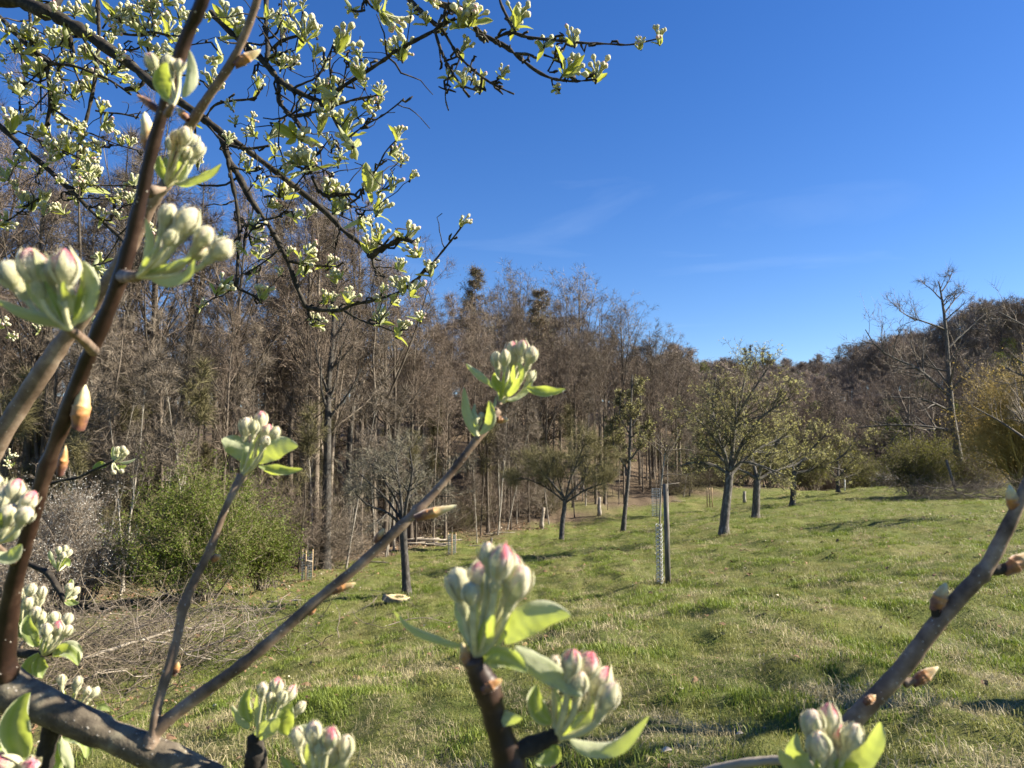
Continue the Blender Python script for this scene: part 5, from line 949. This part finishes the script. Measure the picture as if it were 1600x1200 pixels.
hero_cluster(F_, o, .52, (92, 1150), [], [((98, 1150), (140, 1140), (134, 1185), 15, .2, False, -.01), ((90, 1160), (72, 1190), (98, 1215), 15, .3, False, 0), ((95, 1150), (110, 1180), (112, 1210), 10, .4, True, 0)], 59)
hero_cluster(F_, o, .80, (90, 893), [(92, 860, 5, 'w'), (102, 858, 5, 'w'), (108, 864, 5, 'w'), (98, 868, 5, 'w')], [((92, 885), (105, 872), (108, 885), 7, .2, False, 0), ((88, 888), (75, 866), (78, 860), 4, .4, True, 0)], 60)
hero_cluster(F_, o, .80, (101, 938), [(108, 918, 6, 'w'), (118, 924, 6, 'w'), (114, 932, 6, 'w')], [((100, 938), (112, 945), (124, 942), 6, .4, False, 0), ((102, 935), (110, 915), (112, 905), 6, .5, True, 0)], 61)
hero_cluster(F_, o, .85, (178, 722), [(184, 704, 5, 'w'), (192, 702, 5, 'w'), (196, 708, 5, 'w'), (178, 738, 4, 'w'), (190, 736, 4, 'w')], [((180, 722), (172, 705), (178, 697), 4, .5, True, 0), ((186, 722), (200, 724), (212, 716), 3, .6, True, 0), ((184, 726), (186, 735), (198, 728), 5, .3, False, 0), ((166, 730), (156, 722), (144, 733), 7, .3, False, 0)], 62)

# ------------------------------------------------------------------ overhead apple boughs, in focus
# each bough: label, then its woody members: (pixels, distance at both ends, radius px at both ends)
BOUGHS = [
 ('mottled main bough crossing the upper left of the sky down towards the middle', [
   ([(-70, -12), (0, -4), (40, 6), (73, 20), (110, 37), (160, 70), (207, 103), (240, 132), (287, 163), (320, 187), (360, 217), (393, 240), (433, 270), (487, 313), (520, 342), (536, 360), (560, 378), (580, 400), (590, 393)], 1.35, 1.15, 13, 3.6),
   ([(580, 402), (590, 392), (608, 383), (630, 373), (650, 381)], 1.15, 1.12, 5, 3.5), ([(582, 400), (585, 418), (600, 431)], 1.15, 1.14, 3, 1.2),
   ([(345, 205), (356, 245), (370, 270), (386, 300), (400, 324), (420, 352), (440, 388), (452, 412), (464, 448), (478, 480)], 1.25, 1.2, 5.5, 3.6), ([(356, 248), (362, 280), (370, 320), (374, 360), (372, 400), (370, 450)], 1.24, 1.2, 3.5, 2.4), ([(370, 450), (395, 462), (410, 475)], 1.2, 1.2, 2, 1.2), ([(370, 450), (352, 455), (345, 447)], 1.2, 1.2, 2, 1.2),
   ([(478, 480), (500, 484), (530, 485), (552, 476), (580, 470), (620, 458), (646, 440), (670, 418), (692, 392), (708, 372), (723, 352)], 1.2, 1.1, 3.4, 1.3), ([(538, 486), (568, 502), (600, 512), (634, 526)], 1.17, 1.12, 2, 1),
   ([(452, 408), (480, 414), (512, 416), (530, 418)], 1.2, 1.18, 3, 1.3), ([(480, 480), (486, 496), (494, 502)], 1.2, 1.2, 2.2, 1.2), ([(440, 385), (425, 400), (400, 418), (380, 428)], 1.2, 1.2, 1.6, 1.), ([(405, 345), (430, 340), (456, 330)], 1.2, 1.2, 1.6, 1.1), ([(412, 308), (437, 303), (452, 292)], 1.2, 1.2, 1.8, 1.1),
   ([(420, 352), (400, 350), (385, 372)], 1.2, 1.2, 1.8, 1.1), ([(366, 262), (395, 268), (412, 262)], 1.2, 1.2, 1.8, 1.1), ([(387, 300), (402, 280), (415, 262)], 1.2, 1.2, 1.4, .9), ([(196, 140), (222, 132), (228, 110)], 1.3, 1.3, 4.5, 2), ([(105, 42), (112, 68), (116, 82)], 1.33, 1.33, 4, 2), ([(73, 18), (90, 2), (110, -20)], 1.35, 1.4, 7, 5),
   ([(320, 187), (335, 165), (360, 158), (395, 154), (406, 142)], 1.25, 1.2, 2, 1.8), ([(532, 362), (525, 374), (520, 382)], 1.17, 1.17, 2, 1), ([(240, 132), (262, 120), (290, 118), (318, 128)], 1.3, 1.25, 2.2, 1.4), ([(124, 50), (150, 90), (190, 120)], 1.32, 1.3, 2.2, 1.6)]),
 ('dark knotted bough dropping from the top edge behind the slanting stem', [
   ([(330, 20), (345, 36), (370, 60), (392, 80), (410, 94), (432, 120), (444, 131), (464, 143), (496, 158), (512, 168)], 1.2, 1.1, 4.5, 4), ([(416, -40), (416, 0), (416, 50), (419, 76), (417, 96)], 1.2, 1.15, 3.4, 4), ([(440, -40), (440, 20), (438, 58)], 1.2, 1.18, 1.5, 1.2), ([(425, 78), (440, 64), (466, 56)], 1.15, 1.12, 3.5, 2.2), ([(425, 90), (440, 84), (456, 76)], 1.15, 1.13, 3, 1.2), ([(430, 98), (445, 102), (454, 106)], 1.15, 1.13, 2.5, 1.2), ([(404, 98), (402, 112)], 1.15, 1.15, 2.4, 1),
   ([(432, 122), (436, 140), (436, 158), (448, 174), (460, 186), (470, 200), (484, 200)], 1.14, 1.1, 4, 2.5), ([(448, 180), (434, 192), (424, 206)], 1.14, 1.12, 1.8, 1.2), ([(460, 182), (480, 178), (500, 172)], 1.12, 1.1, 3, 2.5),
   ([(512, 166), (524, 144), (560, 120), (600, 94), (614, 82)], 1.1, 1.02, 3.2, 3), ([(614, 82), (648, 64), (678, 48), (690, 37), (703, 32)], 1.02, 1.0, 3, 2.8), ([(524, 146), (516, 115), (516, 90), (520, 70)], 1.1, 1.08, 1.4, 1.2), ([(487, 138), (505, 105), (522, 68)], 1.1, 1.08, 1.2, 1.2), ([(536, 134), (541, 105), (543, 88)], 1.1, 1.08, 1.2, 1.1),
   ([(512, 168), (524, 190), (532, 205), (536, 214), (552, 232)], 1.1, 1.06, 2.4, 1.4), ([(512, 170), (545, 158), (585, 150), (596, 146)], 1.1, 1.06, 2, 1.3), ([(545, 215), (570, 196), (596, 182), (620, 164), (631, 154)], 1.07, 1.03, 1.6, 1.1), ([(518, 214), (508, 226), (498, 242)], 1.1, 1.1, 1.2, 1), ([(518, 210), (526, 228), (534, 240)], 1.1, 1.1, 1.2, 1),
   ([(320, 190), (350, 222), (385, 232), (420, 228)], 1.25, 1.15, 2.4, 2.0), ([(488, 276), (498, 296), (512, 307), (548, 303), (560, 308), (568, 292), (580, 275), (590, 262), (602, 238), (620, 218)], 1.12, 1.05, 2.8, 1.2), ([(523, 326), (546, 318), (562, 308)], 1.12, 1.1, 2, 2), ([(546, 320), (564, 328), (592, 328)], 1.1, 1.08, 1.2, .9), ([(590, 302), (600, 296), (612, 288)], 1.06, 1.06, 1.6, 1.3), ([(432, 270), (450, 255), (470, 262), (488, 270)], 1.12, 1.1, 2.6, 2), ([(462, 290), (474, 275), (482, 262)], 1.12, 1.1, 1.4, 1.0), ([(492, 258), (516, 270), (522, 270)], 1.1, 1.1, 1, .9)]),
 ('thin dark bough hanging from the top centre with two dangling ends', [
   ([(610, -40), (640, 0), (661, 21), (679, 37), (690, 45), (706, 71), (716, 87), (740, 110), (766, 129), (787, 140), (803, 147)], 1.05, .98, 4.4, 1.3), ([(679, 47), (687, 73), (696, 94), (703, 106), (711, 121), (724, 134), (745, 142)], 1.0, .98, 2.6, 1.4), ([(701, 115), (699, 132), (696, 147), (697, 160), (701, 173)], .99, .99, 1.1, 1.2), ([(694, 96), (706, 92), (716, 88)], 1, .99, 2, 1.5), ([(718, 92), (712, 108)], .99, .99, 1.5, 1.2), ([(735, 105), (738, 92)], .99, .99, 1.8, 1), ([(765, 130), (778, 125), (786, 116)], .99, .98, 1.6, 1.2), ([(688, 88), (689, 98)], 1, 1, 1.3, .8), ([(569, -10), (578, 8), (590, 16)], 1.05, 1.05, 2.6, 1.6), ([(568, 0), (570, 16)], 1.05, 1.05, 1.3, .8)]),
 ('long bough reaching right across the blue sky to a lone leafy tip', [
   ([(640, -40), (674, 0), (698, 10), (737, 34), (745, 47), (771, 63), (787, 71), (808, 87), (834, 108), (858, 121), (881, 126), (902, 127), (932, 124)], 1.05, .95, 5, 1.7), ([(774, 60), (797, 51), (824, 58), (866, 63), (908, 67), (955, 69), (984, 70), (1018, 63), (1030, 60)], .99, .92, 2.8, 1.1), ([(776, -30), (781, 0), (787, 16), (798, 38), (802, 50)], 1.0, .98, 2, 2), ([(805, 84), (824, 85), (834, 88)], .97, .96, 2.6, 1.6), ([(850, 86), (866, 92), (881, 102)], .96, .95, 1.6, 1.2), ([(856, 112), (868, 90), (880, 74)], .95, .94, 1.5, 1.2), ([(858, 113), (868, 113)], .95, .95, 2, 1.4), ([(745, 45), (749, 60), (756, 66)], 1, 1, 1.8, 1.2), ([(862, 124), (864, 134), (872, 142)], .95, .95, 1.4, .8), ([(880, 104), (890, 118)], .95, .95, 1.0, 1.0), ([(745, 30), (730, 15), (700, 5)], 1, 1, 2, 2), ([(693, 42), (700, 20), (712, 8)], 1.0, 1.0, 2, 2)]),
 ('straight grey-brown bough slanting down at the far left in front of the bare wood', [
   ([(-60, 148), (0, 197), (33, 227), (73, 263), (117, 303), (150, 337), (187, 370), (203, 392)], 1.5, 1.4, 4.4, 2.6), ([(-30, 368), (20, 340), (46, 320), (60, 310)], 1.5, 1.48, 1.8, 1.2), ([(117, 305), (98, 300), (98, 312), (108, 314)], 1.45, 1.45, 1.5, 1), ([(150, 337), (172, 345), (180, 332), (200, 320), (212, 320)], 1.42, 1.4, 2, 1.2), ([(180, 335), (180, 312)], 1.4, 1.4, 1.4, 1), ([(134, 322), (146, 324), (157, 318)], 1.43, 1.42, 1.8, 1.4), ([(124, 310), (155, 310)], 1.43, 1.42, 1.2, 1), ([(35, 228), (22, 240), (27, 254)], 1.47, 1.47, 1.6, 1), ([(127, 306), (130, 285), (145, 290), (180, 290), (218, 292)], 1.44, 1.42, 1.6, .9), ([(63, 262), (60, 275), (62, 286)], 1.47, 1.47, 1.6, 1), ([(28, 205), (75, 225), (105, 238), (140, 255)], 1.47, 1.45, 1.2, 1)]),
 ('web of slender boughs and spurs at the upper left corner', [
   ([(-40, -5), (0, 27), (23, 50), (45, 72), (67, 90), (80, 100)], 1.55, 1.5, 4, 3), ([(80, 100), (100, 101), (118, 104), (143, 113), (165, 122), (187, 135), (205, 148)], 1.5, 1.45, 2.6, 1.6), ([(156, -40), (153, 0), (155, 50), (153, 90), (147, 133), (137, 180), (130, 205), (125, 228)], 1.5, 1.5, 3.6, 2.4), ([(72, 95), (77, 133), (78, 167), (73, 197)], 1.5, 1.5, 3.4, 2.6), ([(46, 10), (48, 40), (50, 70)], 1.52, 1.5, 3, 3), ([(122, 232), (120, 262), (125, 290), (122, 318)], 1.5, 1.46, 2, 1.6), ([(150, 173), (165, 176), (190, 178), (217, 184)], 1.48, 1.45, 1.7, 1.2), ([(83, 170), (103, 184), (110, 192), (130, 205), (143, 209), (165, 218), (187, 227), (215, 235), (223, 240)], 1.5, 1.46, 1.4, 1), ([(187, 227), (160, 230), (144, 236)], 1.47, 1.47, .9, .7),
   ([(80, 98), (90, 90), (100, 77)], 1.5, 1.5, 1.3, 1), ([(60, 82), (78, 92), (95, 120), (106, 142), (125, 160)], 1.52, 1.5, 1.2, .9), ([(63, 113), (64, 150), (64, 174)], 1.5, 1.5, 1.1, 1), ([(61, 114), (48, 126), (36, 134)], 1.5, 1.5, 1.5, 1), ([(2, 60), (20, 70), (34, 88), (42, 100)], 1.55, 1.52, 1.2, .9), ([(30, 140), (32, 166)], 1.5, 1.5, .9, .8), ([(160, 60), (175, 45), (190, 52), (212, 55), (235, 50), (262, 55), (285, 57)], 1.45, 1.4, 2.2, 1.6), ([(160, 45), (178, 20), (188, 30)], 1.45, 1.45, 1.6, 1.2), ([(195, 78), (215, 76), (235, 58)], 1.42, 1.4, 1.6, 1.2), ([(190, 82), (205, 65)], 1.42, 1.42, 1., .8), ([(213, 8), (235, 6), (256, 3), (275, 8)], 1.45, 1.45, .9, .8), ([(248, 0), (240, 15), (233, 28)], 1.45, 1.45, .8, .7), ([(125, 118), (132, 105), (148, 94)], 1.48, 1.48, 1.4, 1), ([(55, 30), (60, 12), (80, 2)], 1.5, 1.5, 1.2, 1), ([(280, 75), (300, 70), (330, 66)], 1.35, 1.3, 1.2, 1)]),
]
CL = [(1028, 55, 30), (1000, 66, 24), (893, 56, 34), (852, 70, 34), (872, 82, 22), (898, 104, 42), (936, 108, 42), (870, 138, 18), (810, 22, 46), (724, 12, 55), (690, 42, 24), (664, 26, 22), (745, 128, 32), (725, 118, 30), (787, 110, 22), (705, 117, 22), (728, 68, 30), (680, 2, 28), (756, 58, 18), (742, 20, 44),
  (618, 36, 52), (625, 72, 44), (550, 18, 24), (540, 58, 50), (478, 38, 46), (448, 45, 38), (458, 95, 26), (404, 128, 26), (500, 134, 32), (520, 165, 40), (505, 178, 34), (545, 192, 42), (545, 228, 40), (560, 105, 34), (594, 138, 28), (580, 168, 30), (625, 208, 28), (614, 284, 28), (578, 288, 46), (596, 318, 40), (475, 218, 46), (462, 242, 34), (432, 208, 34), (450, 262, 26), (334, 95, 30), (330, 118, 28), (360, 18, 44), (375, 45, 30), (424, 22, 26), (340, 132, 24),
  (478, 248, 42), (516, 288, 38), (530, 322, 34), (448, 298, 28), (462, 335, 24), (400, 350, 30), (404, 372, 28), (352, 448, 36), (414, 455, 32), (345, 370, 24), (430, 318, 24), (392, 258, 24), (376, 40, 28),
  (566, 350, 30), (580, 378, 34), (594, 362, 30), (643, 360, 34), (625, 372, 28), (648, 388, 36), (485, 404, 34), (516, 408, 26), (478, 420, 26), (508, 462, 24), (548, 460, 28), (500, 504, 26), (624, 442, 34), (646, 446, 34), (618, 468, 22), (594, 492, 30), (630, 512, 34), (726, 343, 24), (520, 482, 20), (398, 425, 20),
  (38, 50, 34), (62, 62, 26), (100, 62, 34), (48, 80, 34), (62, 104, 34), (108, 92, 26), (26, 136, 28), (20, 186, 38), (44, 180, 28), (64, 204, 34), (84, 130, 22), (90, 148, 28), (120, 140, 30), (134, 132, 26), (160, 164, 26), (106, 222, 34), (130, 234, 32), (80, 246, 26), (175, 196, 26), (190, 218, 18), (207, 220, 18), (165, 102, 26), (190, 104, 30), (138, 18, 38), (196, 18, 38), (212, 32, 32), (252, 26, 30), (270, 42, 34), (250, 84, 30), (182, 48, 26), (6, 268, 30), (36, 306, 28), (66, 306, 28), (10, 348, 30), (22, 252, 22), (208, 284, 26), (134, 284, 36), (125, 258, 28), (150, 266, 26), (204, 308, 22), (162, 334, 24), (155, 402, 20), (155, 424, 26), (184, 334, 18), (4, 45, 28), (12, 120, 20), (240, 44, 30), (232, 68, 28), (182, 106, 24), (262, 78, 24), (40, 108, 22), (94, 140, 22), (86, 168, 24), (92, 120, 20), (285, 20, 26), (300, 40, 24), (60, 28, 26), (80, 225, 28), (100, 12, 22), (5, 505, 22), (20, 525, 18), (60, 512, 16), (144, 496, 14), (18, 712, 18), (14, 726, 16)]
crg = np.random.default_rng(313)
def bunch(seed):
    """stalked bunch of small buds, about 1 unit across"""
    rg = np.random.default_rng(seed); a = Acc(); nb = int(rg.integers(8, 12)); P_ = []; 
    for q in range(nb):
        th = rg.uniform(0, 6.28); sp = .10 if q == 0 else rg.uniform(.25, .62); d = np.array([math.cos(th) * sp, math.sin(th) * sp, 1]); d /= np.linalg.norm(d); L_ = rg.uniform(.36, .62); t = np.linspace(0, 1, 5)[:, None]; e = d * L_; m_ = np.array([0, 0, L_ * .55]) + d * .02; C_ = 2 * t * (1 - t) * m_ * .8 + t * t * e; a.tubes(C_, np.linspace(.022, .026, 5), 4)
        a.a[-1] = np.full(len(a.a[-1]), .12); r = rg.uniform(.058, .085); an = np.arange(8) * .785; pr_ = [(.4, -1.5), (.5, -1), (.95, -.25), (.95, .3), (.5, .85), (.05, 1.1)]; dd = nrm(e - C_[-2]); u = nrm(np.cross(dd, [.3, .2, 1.])); v_ = np.cross(dd, u); V = []; T_ = []; pk = rg.random() < .35
        for (rr_, z) in pr_: V.append(e + dd * (z + 1.2) * r + (np.cos(an)[:, None] * u + np.sin(an)[:, None] * v_) * rr_ * r * (1 + .08 * rg.normal(size=(8, 1)))); T_.append(np.full(8, .22 + .1 * (z + 1.5) + (.3 * (z > .8) if pk else 0)))
        a.add(np.concatenate(V), np.array([[b * 8 + i, b * 8 + (i + 1) % 8, (b + 1) * 8 + (i + 1) % 8, (b + 1) * 8 + i] for b in range(5) for i in range(8)]), np.concatenate(T_))
    return a.mesh('blossom_cluster', M['bud'], attr='tip')
BUNCH = [bunch(900 + q) for q in range(8)]
SL = [leaf_mesh((0, 0, 0), (0, .03 + .1 * (q % 3), .3), ((q % 2) * .12, .10 + .16 * (q % 4), .56), .105 + .02 * (q % 3), 0, .25 + .1 * (q % 3), .3, False, 70 + q, 8, view=np.array([0, -1., 0])).mesh('leaf', M['apple_leaf_small'], attr='rim') for q in range(8)]
bdat = []; TIPS = []
for lb, members in BOUGHS:
    p0, D0, D1, _a, _b2 = members[0][0][0], members[0][1], members[0][2], 0, 0; o = WD(*p0, D0); th_ = thing('apple_branch', lb, 'branch', o); segs = []
    for q, (pts, d0, d1, r0, r1) in enumerate(members):
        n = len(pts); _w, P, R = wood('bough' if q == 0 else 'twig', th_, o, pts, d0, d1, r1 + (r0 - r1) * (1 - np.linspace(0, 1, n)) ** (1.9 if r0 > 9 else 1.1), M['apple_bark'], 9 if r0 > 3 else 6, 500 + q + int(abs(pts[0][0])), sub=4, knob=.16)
        segs.append((P, R))
    bdat.append((th_, o, segs))
    if len(members) > 14 or 'far left' in lb:
        rgt = np.random.default_rng(len(members) * 7 + 1)
        for P, R in segs:
            if R[0] > .016: continue
            Q, RQ = grow(P[None], R[None], rgt, int(rgt.integers(2, 4)), .08, .92, 1, 60, .02, 7, .30, .6, None, .0009, length=.075); RQ = np.clip(RQ, .0006, .0017) * rgt.uniform(.8, 1.2, RQ.shape)
            for q_, r_ in zip(Q, RQ): a = Acc(); a.tubes(q_, r_, 5); ob('twig', a.mesh('twig', M['apple_bark'], origin=o), th_)
            TIPS.extend([np.r_[p_, len(bdat) - 1] for p_ in Q[:, -1]])
    # short dead spurs along the wood
    a = Acc(); rg = np.random.default_rng(int(abs(p0[0])) + 3); Ps = []
    for P, R in segs:
        for q in range(max(1, len(P) // 4)):
            i = int(rg.integers(1, len(P) - 1)); t_ = nrm(P[i] - P[i - 1]); v_ = nrm(np.cross(t_, rg.normal(size=3))); L_ = rg.uniform(.004, .013); k_ = np.array([P[i], P[i] + (v_ + .3 * t_) * L_ * .5, P[i] + (.5 * v_ + .9 * t_ + rg.normal(0, .3, 3)) * L_, P[i] + (.5 * v_ + 1.0 * t_ + rg.normal(0, .3, 3)) * L_ * 1.2]); a.tubes(k_, np.array([.0019, .0016, .0019, .0009]), 5)
    ob('spurs', a.mesh('spurs', M['apple_bark'], origin=o), th_, kind='stuff')
allP = np.concatenate([np.c_[P, np.full(len(P), k_), R] for k_, (_t, _o, sg) in enumerate(bdat) for P, R in sg])
rel = allP[:, :3] - [0, 0, CAMZ]; dep = rel[:, 1] * cT + rel[:, 2] * sT; uu = 800 + F * rel[:, 0] / dep; vv = 600 - F * (-rel[:, 1] * sT + rel[:, 2] * cT) / dep
left = (uu < 330) & (vv < 330) & (uu > 0) & (vv > 0); li = np.nonzero(left)[0]; ri = np.nonzero((uu >= 330) & (uu < 700) & (vv > 0) & (vv < 520) & (allP[:, 4] < .0035))[0]
for q in range(26): j = int(crg.choice(li)); CL.append((uu[j] + crg.normal(0, 8), vv[j] + crg.normal(0, 8) - 4, crg.uniform(18, 32)))
for q in range(12): j = int(crg.choice(ri)); CL.append((uu[j] + crg.normal(0, 7), vv[j] + crg.normal(0, 7) - 4, crg.uniform(18, 30)))
TP = np.array(TIPS); rt = TP[:, :3] - [0, 0, CAMZ]; dt = rt[:, 1] * cT + rt[:, 2] * sT; ut = 800 + F * rt[:, 0] / dt; vt_ = 600 - F * (-rt[:, 1] * sT + rt[:, 2] * cT) / dt
TIPC = [(u_, v_, crg.uniform(15, 26), q) for q, (u_, v_) in enumerate(zip(ut, vt_)) if -20 < u_ < 700 and -20 < v_ < 560 and crg.random() < .6]
for (u, v, s_, tip_) in [(a_, b_, c_, -1) for a_, b_, c_ in CL] + TIPC:
    j = ((uu - u) ** 2 + (vv - v) ** 2).argmin(); k_ = int(allP[j, 3]) if tip_ < 0 else int(TP[tip_, 3]); th_, o, _s = bdat[k_]; D = dep[j] + crg.uniform(-.015, .015) if tip_ < 0 else dt[tip_]
    size = s_ * 1.42 * D / F; C0 = WD(u, v, D); A0 = allP[j, :3] if tip_ < 0 else TP[tip_, :3]; dirp = C0 - A0; away = nrm(dirp) if np.linalg.norm(dirp) > .004 else np.zeros(3)
    d = nrm(away * .7 + np.array([.15, -.12, .75]) + crg.normal(0, .35, 3)); B0 = C0 - d * size * .42 if tip_ < 0 else A0
    if tip_ >= 0: A0 = A0 - d * .003
    a = Acc(); gap = np.linalg.norm(B0 - A0); mid = (A0 + B0) / 2 + crg.normal(0, .0015, 3) + [0, 0, -.15 * gap]; t = np.linspace(0, 1, 5)[:, None]; a.tubes((1 - t) ** 2 * A0 + 2 * t * (1 - t) * mid + t * t * B0, np.linspace(.0017, .0014, 5), 6)
    e = align(d, crg.uniform(0, 6.28)); c = ob('blossom_cluster', BUNCH[int(crg.integers(8))], th_, tuple(B0 - o), e, size)
    ob('spur', a.mesh('spur', M['apple_bark'], origin=o), th_)
    nl = int(np.clip(round(crg.normal(4.6, 1.0) * (s_ / 34) ** .5), 2, 7)); ph = crg.uniform(0, 6.28)
    for q in range(nl):
        az = ph + q * 6.28 / nl + crg.normal(0, .3); tl = crg.uniform(.35, 1.15); sc_ = crg.uniform(.55, 1.05); mt = Matrix.Rotation(az, 3, 'Z') @ Matrix.Rotation(-tl, 3, 'X') @ Matrix.Rotation(crg.normal(0, .3) + (math.pi if crg.random() < .5 else 0), 3, 'Z')
        ob('leaf', SL[int(crg.integers(8))], c, (0, 0, .02), mt.to_euler(), sc_)
print('objects', len(bpy.data.objects))
